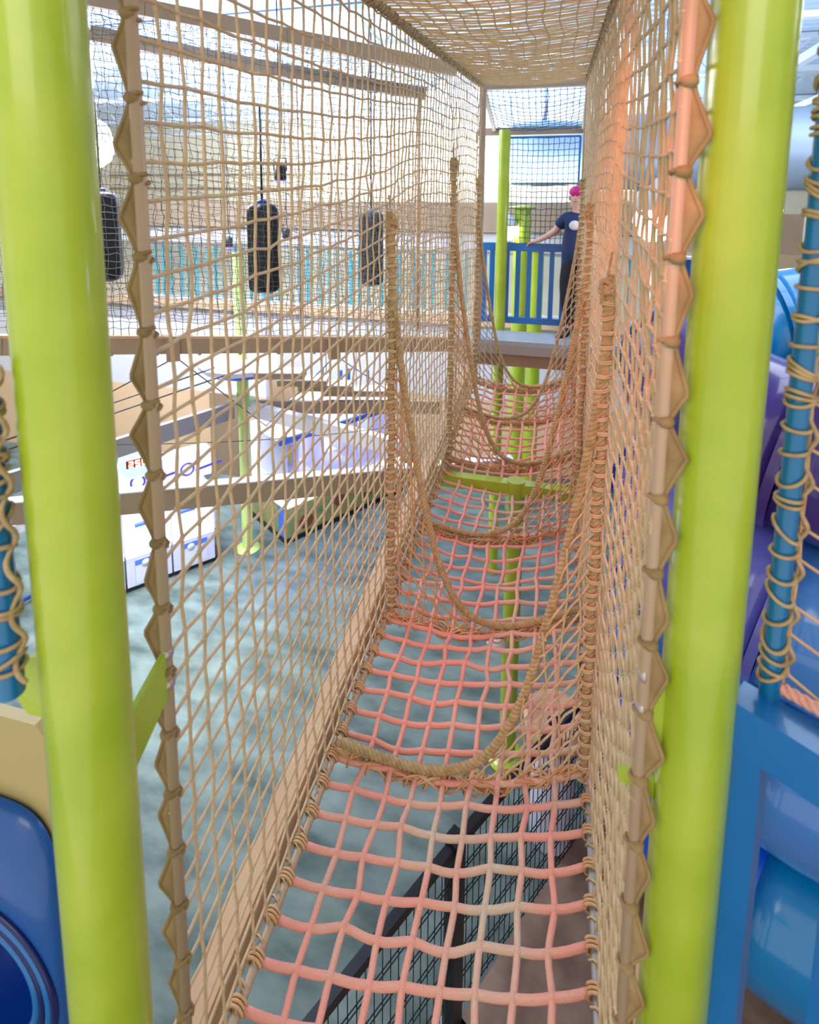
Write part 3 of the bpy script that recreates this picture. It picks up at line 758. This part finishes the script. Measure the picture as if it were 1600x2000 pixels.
# ================================================================== arcade games
def local(o, d, n):
    d = np.array([*d, 0.]); n = np.array([*n, 0.]); o = np.array([*o, 0.])
    return lambda a, b, c: o+d*a+n*b+np.array([0, 0, c]), np.array([d, n, [0, 0, 1.]])
def lbox(mb, L, ax, c, s): mb.box(L(*c), s, axes=ax); return mb
d1 = np.array([.62, .78]); d1 /= np.linalg.norm(d1); d1 = np.array([.739, .924])/1.183; n1_ = np.array([d1[1], -d1[0]])
L, ax = local((-4.604, 4.795), d1, n1_)     # +b faces the camera side
t = empty('arcade_game', L(.2, -.3, 0), 'white lit arcade game with red 250 display at far left', 'arcade game')
mb = MB(); lbox(mb, L, ax, (.35, -.35, .03), (1.6, .66, .06)); mb.build('plinth', m_black, t, smooth=False)
for k in range(3):
    a0 = -.3+.5*k
    mb = MB(); lbox(mb, L, ax, (a0+.12, -.3, .24), (.48, .6, .36)); mb.build('console', m_gamewhite, t, smooth=False)
    mb = MB(); lbox(mb, L, ax, (a0+.12, .004, .23), (.3, .01, .28)); dr_ = mb.build('front_panel', mat('pale grey panel', (196, 200, 214), .4), t, smooth=False)
    mb = MB(); lbox(mb, L, ax, (a0+.12, .012, .34), (.3, .008, .06)); mb.build('panel_stripe', m_gameblue, dr_, smooth=False)
    c = L(a0+.08, .016, .315); mb = MB(); mb.lathe(c, [(.045, 0), (.045, .006)], 20, axes=[ax[0], ax[2], ax[1]]); mb.build('round_logo', m_gamewhite, dr_)
    # sloped control/screen
    P8 = [L(a0-.12, .02, .42), L(a0+.36, .02, .42), L(a0+.36, -.5, 1.0), L(a0-.12, -.5, 1.0), L(a0-.12, -.55, .42), L(a0+.36, -.55, .42)]
    mb = MB(); mb.add(P8, [(0, 1, 2, 3), (3, 2, 5, 4), (0, 4, 5, 1), (0, 3, 4), (1, 5, 2)]); mb.build('playfield', m_screen, t, smooth=False)
    mb = MB(); mb.bar(L(a0+.02, -.2, .675), L(a0+.2, -.2, .675), .05, .03); mb.build('playfield_mark', m_gameblue, t, smooth=False)
    mb = MB(); lbox(mb, L, ax, (a0+.37, -.25, .7), (.02, .5, .5)); mb.build('divider', m_gamewhite, t, smooth=False)
mb = MB(); lbox(mb, L, ax, (.35, -.42, 1.17), (1.6, .2, .34)); mb.build('marquee', m_screen, t, smooth=False)
for aa in (.3, .86):
    c = L(aa, -.305, 1.14); th = np.linspace(0, 2*PI, 21)[:-1]
    mb = MB(); mb.tube(c+.075*(np.cos(th)[:, None]*ax[0]+np.sin(th)[:, None]*ax[2]), .013, 6, closed=True); mb.build('ring_print', mat('violet print', (90, 80, 200), .4), t)
    mb = MB(); mb.bar(L(aa+.1, -.312, 1.1), L(aa+.42, -.312, 1.14), .006, .03); mb.build('line_print', mat('violet print', (90, 80, 200), .4), t, smooth=False)
c = L(.30, -.33, 1.40)
mb = MB(); mb.lathe(c, [(.2, 0), (.2, .05), (.17, .06)], 28, axes=[ax[0], ax[2], ax[1]]); disc = mb.build('score_disc', mat('pale cyan disc', (190, 228, 236), .3, emit=.8), t)
mb = MB(); mb.box(c+ax[1]*.07, (.24, .015, .09), axes=ax); mb.build('display_window', mat('dark red window', (150, 10, 14), .3), disc, smooth=False)
mb = MB(); lbox(mb, L, ax, (.03, -.33, 1.38), (.12, .05, .24)); mb.build('cyan_art', m_cyan_art, t, smooth=False)
SEG = {'2': 'abged', '5': 'afgcd', '0': 'abcdef'}
SP = {'a': (0, 1, 1, 0), 'g': (0, 0, 1, 0), 'd': (0, -1, 1, 0), 'f': (-1, .5, 0, 1), 'b': (1, .5, 0, 1), 'e': (-1, -.5, 0, 1), 'c': (1, -.5, 0, 1)}
mb = MB()
for q, ch in enumerate('250'):
    for sg in SEG[ch]:
        sx, sz, hz, vt = SP[sg]; cc_ = c+ax[1]*.082+ax[0]*(-.07+.07*q+sx*.02)+ax[2]*(sz*.03)
        mb.box(cc_, (.046 if hz else .012, .006, .012 if hz else .030), axes=ax)
mb.build('digits', m_red_led, disc, smooth=False)

d2 = np.array([-2.383+3.267, 7.603-6.196]); L2 = np.linalg.norm(d2); d2 /= L2; n2_ = np.array([d2[1], -d2[0]])
L, ax = local((-3.267, 6.196), d2, n2_)
t = empty('arcade_game', L(.8, -.4, 0), 'long arcade game with jungle printed base and white lit canopy', 'arcade game')
WD = .92; LG = 2.0
mb = MB(); lbox(mb, L, ax, (LG/2, -WD/2, .03), (LG+.04, WD+.04, .06)); mb.build('plinth', m_black, t, smooth=False)
mb = MB(); lbox(mb, L, ax, (LG/2, -WD/2, .28), (LG, WD, .44)); base = mb.build('base', m_jungle, t, smooth=False)
mb = MB(); lbox(mb, L, ax, (-.004, -.1, .28), (.01, .16, .44)); mb.build('end_panel', m_gameblue, base, smooth=False)
for aa, zz_, rr in ((.3, .2, .12), (.85, .3, .1), (1.35, .24, .1)):
    mb = MB(); mb.lathe(L(aa, .002, zz_), [(rr, 0), (rr*.9, .006)], 9, axes=[ax[0], ax[2]*.9, ax[1]]); mb.build('animal_print', m_jungle_brown, base, smooth=False)
mb = MB(); lbox(mb, L, ax, (LG/2, .0, .52), (LG, .05, .06)); lbox(mb, L, ax, (0, -WD/2, .52), (.05, WD, .05)); mb.build('light_strip', m_glow2, t, smooth=False)
mb = MB(); lbox(mb, L, ax, (LG/2, -WD/2, .56), (LG-.1, WD-.1, .06)); mb.build('playfield', m_gamewhite, t, smooth=False)
mb = MB(); lbox(mb, L, ax, (LG/2, -WD+.05, .98), (LG, .06, .84)); mb.build('back_panel', m_screen, t, smooth=False)
for k in range(4):
    mb = MB(); lbox(mb, L, ax, (.12+k*.58, -WD*.55, 1.05), (.025, .7, .7)); mb.build('divider', m_gamewhite, t, smooth=False)
mb = MB(); P8 = [L(.0, -.15, 1.34), L(LG, -.15, 1.34), L(LG, -.2, 1.48), L(1.3, -.2, 1.72), L(.6, -.2, 1.7), L(0, -.2, 1.5)]
Q8 = [p-ax[1]*.45 for p in P8]; mb.add(P8+Q8, [tuple(range(6)), tuple(range(6, 12))[::-1]]+[(i, i+6, (i+1) % 6+6, (i+1) % 6) for i in range(6)]); can = mb.build('canopy', m_screen, t, smooth=False)
mb = MB(); lbox(mb, L, ax, (LG/2, -.13, 1.33), (LG, .04, .07)); mb.build('canopy_trim', m_gameblue, can, smooth=False)
mb = MB(); lbox(mb, L, ax, (.28, -.5, 1.0), (.02, .8, .62)); mb.build('side_screen', mat('pale side art', (222, 214, 226), .4), t, smooth=False)
mb = MB(); mb.lathe(L(.26, -.35, .92), [(.02, -.0), (.07, .03), (.06, .16), (.02, .22)], 10); mb.build('yellow_figure', mat('yellow print', (240, 214, 110), .5), t)

# handrail at far left
p0 = atZ(20, 1195, 0); p1 = atZ(110, 1150, 0)
t = empty('ramp_railing', p0, 'dark metal picket railing with a white top rail at far left floor', 'railing')
e0, e1 = p0+(p0-p1)*.6, p1+(p1-p0)*3
MB().bar(e0+(0, 0, .92), e1+(0, 0, .92), .12, .1).build('top_rail', m_white, t, smooth=False)
MB().bar(e0+(0, 0, .06), e1+(0, 0, .06), .03, .03).build('bottom_rail', m_navy, t, smooth=False)
for s in np.linspace(0, 1, 13): q_ = e0+(e1-e0)*s; MB().cyl(q_, q_+(0, 0, .9), .011, 8).build('picket', mat('slate blue metal', (80, 92, 130), .4), t)

# ================================================================== mesh fence below
A = np.array([-.83, 1.65, 0]); dF = np.array([.49, .87, 0])/np.linalg.norm([.49, .87]); ZF = 1.2
a0 = atZ(600, 2000, ZF); b0 = atZ(890, 1640, ZF); c0 = atZ(1128, 1370, ZF)
for k, (p, q_, lab) in enumerate([(a0-(b0-a0)*1.0, b0, 'nearer black wire mesh fence panel under the tunnel floor'), (b0, b0+(c0-b0)*1.7, 'farther black wire mesh fence panel under the tunnel floor')]):
    p = p.copy(); q_ = q_.copy(); t = empty('mesh_fence', (p[0], p[1], 0), lab, 'fence', 'black mesh fence panels')
    MB().bar(p+(0, 0, -.025), q_+(0, 0, -.025), .045, .05).build('top_rail', m_black, t, smooth=False)
    Lg = np.linalg.norm(q_-p); u_ = (q_-p)/Lg; mb = MB(); n = int(Lg/.05)
    for i in range(1, n): c = p+u_*Lg*i/n; mb.tube([(c[0], c[1], .08), (c[0], c[1], ZF-.04)], .0028, 4, cap=False)
    side = np.array([-u_[1], u_[0], 0])*.007
    z = .12
    while z < ZF-.05:
        for s_ in (1, -1): mb.tube([np.array([p[0], p[1], z])+side*s_, np.array([q_[0], q_[1], z])+side*s_], .0034, 4, cap=False)
        z += .17
    mb.build('wire_panel', m_black, t)
    for e in ((q_,) if k == 0 else (q_,)):
        MB().box((e[0], e[1], ZF/2), (.075, .075, ZF), rot=math.atan2(u_[1], u_[0])).build('post', m_black, t, smooth=False)
        MB().box((e[0], e[1], ZF+.008), (.085, .085, .022), rot=math.atan2(u_[1], u_[0])).build('post_cap', m_black, t, smooth=False)
        MB().box((e[0], e[1], .006), (.15, .15, .012), rot=math.atan2(u_[1], u_[0])).build('foot_plate', m_steel, t, smooth=False)

# bin seen through the nearest baffle
p = atZ(1085, 1385, 1.0); p = np.array([p[0], p[1], 0.])
t = empty('waste_bin', p, 'round bin with tan dished top and dark hole under the tunnel floor', 'bin')
MB().lathe(p, [(.13, 0), (.14, .02), (.15, .8)], 28).build('body', m_gamewhite, t)
MB().lathe(p+(0, 0, .8), [(.15, 0), (.2, .03), (.21, .12), (.195, .17), (.15, .15), (.05, .1)], 32).build('lid', m_bin, t)
MB().lathe(p+(0, 0, .9), [(.045, 0), (.05, .006)], 16).build('opening', m_black, t)
# ================================================================== RIGHT: slide
scx, scy, sR, sr, pitch = 1.42, 3.45, .66, .375, .79
t = empty('spiral_tube_slide', (scx, scy, 0), 'stacked blue and purple spiral tube slide on the right', 'slide')
cols = [m_s_cyan, m_s_purple, m_s_blue, m_s_lilac, m_s_light, m_s_blue]
nsec = 22; secang = 75
phi0 = math.radians(240); z_near = 3.29
def hel(a):  # a: turns angle, descending
    return np.array([scx+sR*math.cos(phi0+a), scy+sR*math.sin(phi0+a), z_near-pitch*a/(2*PI)])
seccol = {-1: m_s_cyan, 0: m_s_purple, 1: m_s_blue, 2: m_s_lilac, 3: m_s_light, 4: m_s_blue}
lb = {m_s_cyan.name: 'cyan blue section', m_s_purple.name: 'purple section', m_s_blue.name: 'bright blue section', m_s_lilac.name: 'lilac blue section', m_s_light.name: 'light blue section'}
k = 0; a = -1.55*2*PI; step = math.radians(90); seq = 0
pal = [m_s_cyan, m_s_cyan, m_s_purple, m_s_purple, m_navy, m_s_blue, m_s_blue, m_s_lilac, m_s_light, m_s_light, m_s_blue, m_s_blue, m_s_light, m_s_light, m_s_blue, m_s_cyan, m_s_light, m_s_blue]
step = math.radians(72); a = math.radians(-288+72)
while hel(a+step)[2] > sr+.02 and seq < 20:
    pts = np.array([hel(a+step*i/9) for i in range(10)])
    o = MB().tube(pts, sr, 36, ref=(0, 0, 1)).build('tube_section', pal[seq % len(pal)], t)
    o['label'] = lb.get(pal[seq % len(pal)].name, 'navy section')
    T = hel(a+step+.02)-hel(a+step-.02); T /= np.linalg.norm(T); c = hel(a+step)
    MB().tube([c-T*.02, c+T*.02], sr+.022, 36, ref=(0, 0, 1)).build('flange', pal[seq % len(pal)], t, sharp=True)
    a += step; seq += 1
MB().cyl((scx, scy, 0), (scx, scy, 4.6), .06, 20).build('centre_pole', m_green, t)
# navy entry tube slab and beams behind right
a, b = atY(1318, 505, 4.9), atY(1480, 670, 4.9)
t = empty('slide_entry_panel', (a+b)/2, 'navy blue flat panel between the right net pole and the green post', 'panel')
MB().box(((a[0]+b[0])/2, 4.9, (a[2]+b[2])/2), (b[0]-a[0], .08, a[2]-b[2])).build('board', m_navy, t, smooth=False)
MB().box(((a[0]+b[0])/2, 4.9, a[2]+.01), (b[0]-a[0]+.04, .12, .02)).build('top_edge', m_white, t, smooth=False)
for X_ in (a[0]+.03, b[0]-.03): MB().cyl((X_, 4.98, 0), (X_, 4.98, a[2]), .03, 12).build('leg', m_navy, t)
a, b = atY(1150, 708, 6.2), atY(1480, 708, 6.2)
o = MB().bar(a, b, .1, .13).build('deck_beam', mat('olive green paint', (150, 160, 60), .5), smooth=False); tag(o, 'olive green horizontal beam below the navy panel', 'beam')
o = MB().bar(a+(0, 0, .14), b+(0, 0, .14), .1, .1).build('deck_beam', m_deckgrey, smooth=False); tag(o, 'pale grey horizontal beam just above the olive green one', 'beam')
a, b = atY(1500, 912, 6.5), atY(1640, 930, 6.5)
o = MB().bar(a, b, .1, .2).build('deck_beam', m_taupe, smooth=False); tag(o, 'taupe beam at the right edge above the short green post', 'beam')
a, b = atY(1500, 1000, 5.2), atY(1660, 1040, 5.0)
o = MB().bar(a, b, .1, .25).build('deck_beam', m_taupe, smooth=False); tag(o, 'lower taupe beam at the right edge below the short green post', 'beam')
a = atY(1572, 960, 6.9); green_post(a[0], a[1], 0, a[2]+.2, .12, 'short bright green post at the far right behind the rope net')

# ================================================================== RIGHT: blue guardrail and net pole
zg = 3.44
g0 = atZ(1432, 1370, zg); g1 = atZ(1640, 1500, zg); gd = (g1-g0)/np.linalg.norm(g1-g0); gn = np.array([-gd[1], gd[0], 0])
t = empty('guardrail_panel', g0+(0, 0, -1.3), 'bright blue plastic guardrail panel at the lower right foreground', 'railing')
gs = np.array([-gn[0], -gn[1], 0]);
if gs[1] > 0: gs = -gs
# top rail top face toward the back
e1 = g0+gd*.9
MB().bar(g0-gs*.035+(0, 0, -.05)-gd*.005, e1-gs*.035+(0, 0, -.05), .07, .1).build('top_rail', m_blue, t, smooth=False)
for k in range(6):
    c = g0+gd*(.028+.165*k)-gs*.03; MB().box((c[0], c[1], zg-.1-.6), (.055, .045, 1.2), rot=math.atan2(gd[1], gd[0])).build('picket', m_blue, t, smooth=False)
MB().bar(g0-gs*.03+(0, 0, -1.3), e1-gs*.03+(0, 0, -1.3), .06, .08).build('bottom_rail', m_blue, t, smooth=False)
def lashed_pole(x, y, z0, z1, r, label, n_l, side):
    t = empty('net_pole', (x, y, z0), label, 'pole')
    MB().cyl((x, y, z0), (x, y, z1), r, 24).build('pipe', m_teal, t, sharp=True)
    mb = MB(); z = z0+.05; q = 0
    while z < z1:
        for w in range(random.choice((1, 1, 2, 3))):
            a = np.linspace(0, 2*PI, 21)[:-1]; tl = random.uniform(-.02, .02)
            mb.tube(np.stack([x+(r+.004)*np.cos(a), y+(r+.004)*np.sin(a), z+w*.008+tl*np.cos(a+q)], 1), .004, 5, closed=True)
        z += random.uniform(.035, .06); q += 1
    # running lacing on the net side
    zz = np.linspace(z0+.03, z1, 260); mb.tube(np.stack([x+side*(r+.008)+.008*np.sin(zz*70), y+(r*.4)*np.cos(zz*70), zz], 1), .0045, 5)
    mb.build('lacing', m_rope, t); return t
bp = dep(1505, 1335, 1.12)
t = lashed_pole(bp[0], bp[1], zg+.0, 5.6, .0185, 'teal blue pole wound with tan lacing behind the right guardrail', 20, 1)
P = np.zeros((7, 26, 3))
for i in range(7):
    for j in range(26):
        P[i, j] = (bp[0]+.03+.085*i, bp[1]+.01-.05*i, zg+.04+.078*j-.035*(i % 2)*1+.012*(j % 2))
mb = MB(); lattice(mb, P, .0032, 5, knot=1.8, wob=.003); mb.build('netting', m_rope2, t)
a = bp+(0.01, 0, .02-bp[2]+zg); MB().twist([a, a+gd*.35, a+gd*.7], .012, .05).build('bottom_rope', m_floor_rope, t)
lp = dep(12, 1250, .93)
zlow = float(dep(20, 1365, .93)[2])
t = lashed_pole(lp[0], lp[1], zlow, 4.15, .021, 'blue pole wound with tan lacing at the far left edge', 20, 1)
MB().ball((lp[0]+.05, lp[1]+.05, float(dep(60, 1275, .95)[2])), .016, 12).build('knob', m_grey, t)

# ================================================================== LEFT lower panels
yp = 1.0
def P2(px, py): return atY(px, py, yp)
zt_ = float(P2(40, 1395)[2]); xr = float(P2(104, 1500)[0])
t = empty('crawl_tube_panel', (xr-.5, yp, 2.0), 'olive tan board with a round blue crawl tube entry at lower left', 'panel')
plate([(xr-1.2, yp, 2.62), (xr-1.2, yp, zt_-.03), (xr-.03, yp, zt_+.0), (xr, yp, zt_-.03), (xr, yp, 2.62)], .03, t, 'board', m_tanpanel, (0, 1, 0))
yc = yp-.04; cb = np.array([-1.43, yc, 2.31]); rb = .248
# blue rounded shield with hole, made as a ring stack
zs0 = 2.848
mb = MB(); n = 64; th = np.arange(n)*2*PI/n
def shield(tt):
    return [(cb[0]+rb*1.03*np.sign(math.cos(x))*abs(math.cos(x))**.4*1.0, cb[2]+(zs0-cb[2])*np.sign(math.sin(x))*abs(math.sin(x))**.4) for x in th]
so = shield(0); ri = .235
V = []
for (x, z) in so: V.append((x, yc+.015, z))
for (x, z) in so: V.append((x, yc-.015, z))
for x in th: V.append((cb[0]+ri*1.0*math.cos(x), yc-.022, cb[2]+ri*math.sin(x)))
mb.add(V, [(i, (i+1) % n, n+(i+1) % n, n+i) for i in range(n)]+[(n+i, n+(i+1) % n, 2*n+(i+1) % n, 2*n+i) for i in range(n)])
mb.build('shield', m_blue if False else mat('deep blue plastic', (0, 74, 150), .35, coat=.3), t)
for rr, tr_, m, nm in ((.238, .009, mat('dark navy plastic', (8, 20, 90), .3), 'groove_ring'), (.222, .011, m_blue, 'outer_ring'), (.2, .01, mat('dark navy plastic', (8, 20, 90), .3), 'groove_ring'), (.182, .012, m_blue, 'inner_ring')):
    MB().tube(np.stack([cb[0]+rr*np.cos(th), np.full(n, yc-.025), cb[2]+rr*np.sin(th)], 1), tr_, 8, closed=True).build(nm, m, t)
mb = MB(); V = []
for (yy, r_) in ((yc-.02, .175), (yc+.3, .165)):
    for x in th: V.append((cb[0]+r_*math.cos(x), yy, cb[2]+r_*math.sin(x)))
mb.add(V, [(i, (i+1) % n, n+(i+1) % n, n+i) for i in range(n)]+[tuple(range(n, 2*n))]); mb.build('tube', mat('inner tube blue', (0, 50, 140), .35), t)

# ================================================================== PERSON
def skin_obj(name, verts, edges, radii, m, parent, sub=2):
    me = bpy.data.meshes.new(name); o_ = np.array(parent['_o']); me.from_pydata([tuple(np.array(v)-o_) for v in verts], edges, []); me.materials.append(m)
    o = bpy.data.objects.new(name, me); COL.objects.link(o); o.parent = parent
    sk = o.modifiers.new('skin', 'SKIN'); sk.use_smooth_shade = True; sk.branch_smoothing = .3
    if not me.skin_vertices: me.attributes  # created by modifier below
    return o, me
def skin_build(name, verts, edges, radii, m, parent, root=0):
    o, me = skin_obj(name, verts, edges, radii, m, parent)
    bpy.context.view_layer.objects.active = o
    if len(me.skin_vertices) == 0:
        bpy.ops.object.select_all(action='DESELECT'); o.select_set(True)
        bpy.ops.mesh.customdata_skin_add()
    for i, r in enumerate(radii):
        sv = me.skin_vertices[0].data[i]; sv.radius = (r, r) if np.isscalar(r) else r; sv.use_root = (i == root)
    s = o.modifiers.new('sub', 'SUBSURF'); s.levels = 2; s.render_levels = 2
    dg = bpy.context.evaluated_depsgraph_get(); dg.update()
    me2 = bpy.data.meshes.new_from_object(o.evaluated_get(dg)); me2.materials.clear(); me2.materials.append(m)
    o.modifiers.clear(); o.data = me2; me2.polygons.foreach_set('use_smooth', [True]*len(me2.polygons))
    return o
YP = float(atZ(1110, 656, zd)[1])
def pp(px, py, dy=0.): return atY(px, py, YP+dy)
feet = pp(1112, 655); t = empty('person', (pp(1120, 500)[0], YP, zd), 'person with magenta hair in navy T-shirt and black trousers, arm resting on the far railing', 'person')
J = dict(pel=pp(1124, 498), spi=pp(1124, 465), che=pp(1128, 430), nek=pp(1131, 411), hb=pp(1130, 396), ht=pp(1129, 378),
         rs=pp(1107, 423), re=pp(1084, 452, .2), rw=pp(1056, 476, .48), rh=pp(1046, 481, .52),
         ls=pp(1153, 423), le=pp(1160, 460), lw=pp(1157, 493, -.05), lh=pp(1156, 506, -.07),
         rhip=pp(1112, 508), rk=pp(1108, 575, -.03), ra=pp(1112, 645), rt=pp(1094, 653, -.12),
         lhip=pp(1136, 508), lk=pp(1136, 575), la=pp(1134, 640, .05), lt=pp(1128, 650, -.1))
for kz in ('ra', 'la'): J[kz][2] = zd+.07
for kz in ('rt', 'lt'): J[kz][2] = zd+.03
J['rh'][2] = zr1+.035; J['rw'][2] = zr1+.06; J['rh'][1] = yR-.055; J['rw'][1] = yR-.10; J['re'][1] = min(J['re'][1], yR-.13)
names_ = list(J); idx = {k: i for i, k in enumerate(names_)}
ed = [('pel', 'spi'), ('spi', 'che'), ('che', 'nek'), ('nek', 'hb'), ('hb', 'ht'), ('che', 'rs'), ('rs', 're'), ('re', 'rw'), ('rw', 'rh'), ('che', 'ls'), ('ls', 'le'), ('le', 'lw'), ('lw', 'lh'),
      ('pel', 'rhip'), ('rhip', 'rk'), ('rk', 'ra'), ('ra', 'rt'), ('pel', 'lhip'), ('lhip', 'lk'), ('lk', 'la'), ('la', 'lt')]
rad = dict(pel=.13, spi=.125, che=.13, nek=.055, hb=.09, ht=.092, rs=.058, re=.042, rw=.028, rh=.03, ls=.058, le=.042, lw=.028, lh=.03, rhip=.065, rk=.055, ra=.04, rt=.03, lhip=.065, lk=.055, la=.04, lt=.03)
verts = [J[k] for k in names_]; radii = [rad[k] for k in names_]; edges = [(idx[a], idx[b]) for a, b in ed]
for hnd, wr in (('rh', 'rw'), ('lh', 'lw')):
    hv = J[hnd]; d = hv-J[wr]; d /= np.linalg.norm(d); up_ = np.array([0, 0, 1.]); sd_ = np.cross(d, up_); sd_ /= np.linalg.norm(sd_); dn_ = np.cross(sd_, d)
    if hnd == 'lh': dn_ = sd_.copy(); sd_ = np.array([0, 1., 0])
    for q, (off, ln) in enumerate(((-.03, .06), (-.01, .072), (.01, .068), (.028, .055))):
        i0 = len(verts); b_ = hv+d*.035+sd_*off
        verts += [b_, b_+d*ln*.5-dn_*.008, b_+d*ln-dn_*.03]; radii += [.0095, .0085, .007]; edges += [(idx[hnd], i0), (i0, i0+1), (i0+1, i0+2)]
    i0 = len(verts); b_ = hv-sd_*.035; verts += [b_, b_-sd_*.02+d*.03-dn_*.012]; radii += [.011, .0085]; edges += [(idx[hnd], i0), (i0, i0+1)]
skin_build('body', verts, edges, radii, m_skin, t)
hc = (J['hb']+J['ht'])/2
face = MB(); face.ball(hc+(-.03, -.088, .0), (.011, .014, .018), 8); face.build('nose', m_skin, t)
mb = MB()
for dx in (-.045, -.005): mb.ball(hc+(dx-.005, -.078, .022), (.009, .006, .006), 8)
mb.build('eyes', m_trouser, t)
mb = MB(); mb.ball(hc+(-.026, -.078, -.038), (.022, .006, .005), 8); mb.build('mouth', mat('lip red', (150, 70, 70), .5), t)
mb = MB(); mb.ball(hc+(.085, 0, 0), (.01, .02, .028), 8); mb.ball(hc+(-.085, 0, 0), (.01, .02, .028), 8); mb.build('ears', m_skin, t)
mb = MB(); mb.ball(hc+(.01, .028, .066), (.104, .108, .07), 20); mb.build('hair', m_hair, t)
def sub(keys, edl, radd, nm, m, extra=None):
    ii = {k: i for i, k in enumerate(keys)}; vv = [(extra or {}).get(k, J.get(k)) for k in keys]
    skin_build(nm, vv, [(ii[a], ii[b]) for a, b in edl], [radd[k] for k in keys], m, t)
ex = dict(rsl=J['rs']+(J['re']-J['rs'])*.72, lsl=J['ls']+(J['le']-J['ls'])*.72, nk=J['che']+(J['nek']-J['che'])*.6, hem=J['pel']+np.array([0, 0, -.15]))
sub(['hem', 'spi', 'che', 'nk', 'rs', 'rsl', 'ls', 'lsl'], [('hem', 'spi'), ('spi', 'che'), ('che', 'nk'), ('che', 'rs'), ('rs', 'rsl'), ('che', 'ls'), ('ls', 'lsl')],
    dict(hem=.18, spi=.165, che=.155, nk=.075, rs=.082, rsl=.068, ls=.082, lsl=.068), 't_shirt', m_shirt, ex)
ex2 = dict(ra2=J['ra']+np.array([0, 0, .04]), la2=J['la']+np.array([0, 0, .04]), wst=J['pel']+np.array([0, 0, .08]))
sub(['wst', 'pel', 'rhip', 'rk', 'ra2', 'lhip', 'lk', 'la2'], [('wst', 'pel'), ('pel', 'rhip'), ('rhip', 'rk'), ('rk', 'ra2'), ('pel', 'lhip'), ('lhip', 'lk'), ('lk', 'la2')],
    dict(wst=.14, pel=.15, rhip=.125, rk=.085, ra2=.07, lhip=.105, lk=.085, la2=.07), 'trousers', m_trouser, ex2)
for s_ in ('r', 'l'):
    a, b = J[s_+'a'], J[s_+'t']; d = (b-a)/np.linalg.norm(b-a)
    mb = MB(); mb.tube(smooth_path([a-d*.05+(0, 0, -.02), a+(0, 0, -.015), b+(0, 0, .005), b+d*.06], 16), [.03]+[.05]*8+[.045]*4+[.03, .02, .012][:max(0, len(smooth_path([a, a, b, b], 16))-13)], 12) if False else mb.tube(np.array([a-d*.06, a-d*.02, a+d*.06, b, b+d*.05])+(0, 0, -.012), [.03, .048, .046, .04, .02], 14)
    mb.build('shoe', m_shoe, t)
mb = MB(); mb.ball(J['che']+np.array([-.03, -.16, -.05]), (.055, .02, .05), 14); mb.build('shirt_print', mat('pale badge', (200, 196, 200), .7), t)

# tidy helper props
for o in bpy.data.objects:
    if '_o' in o: del o['_o']
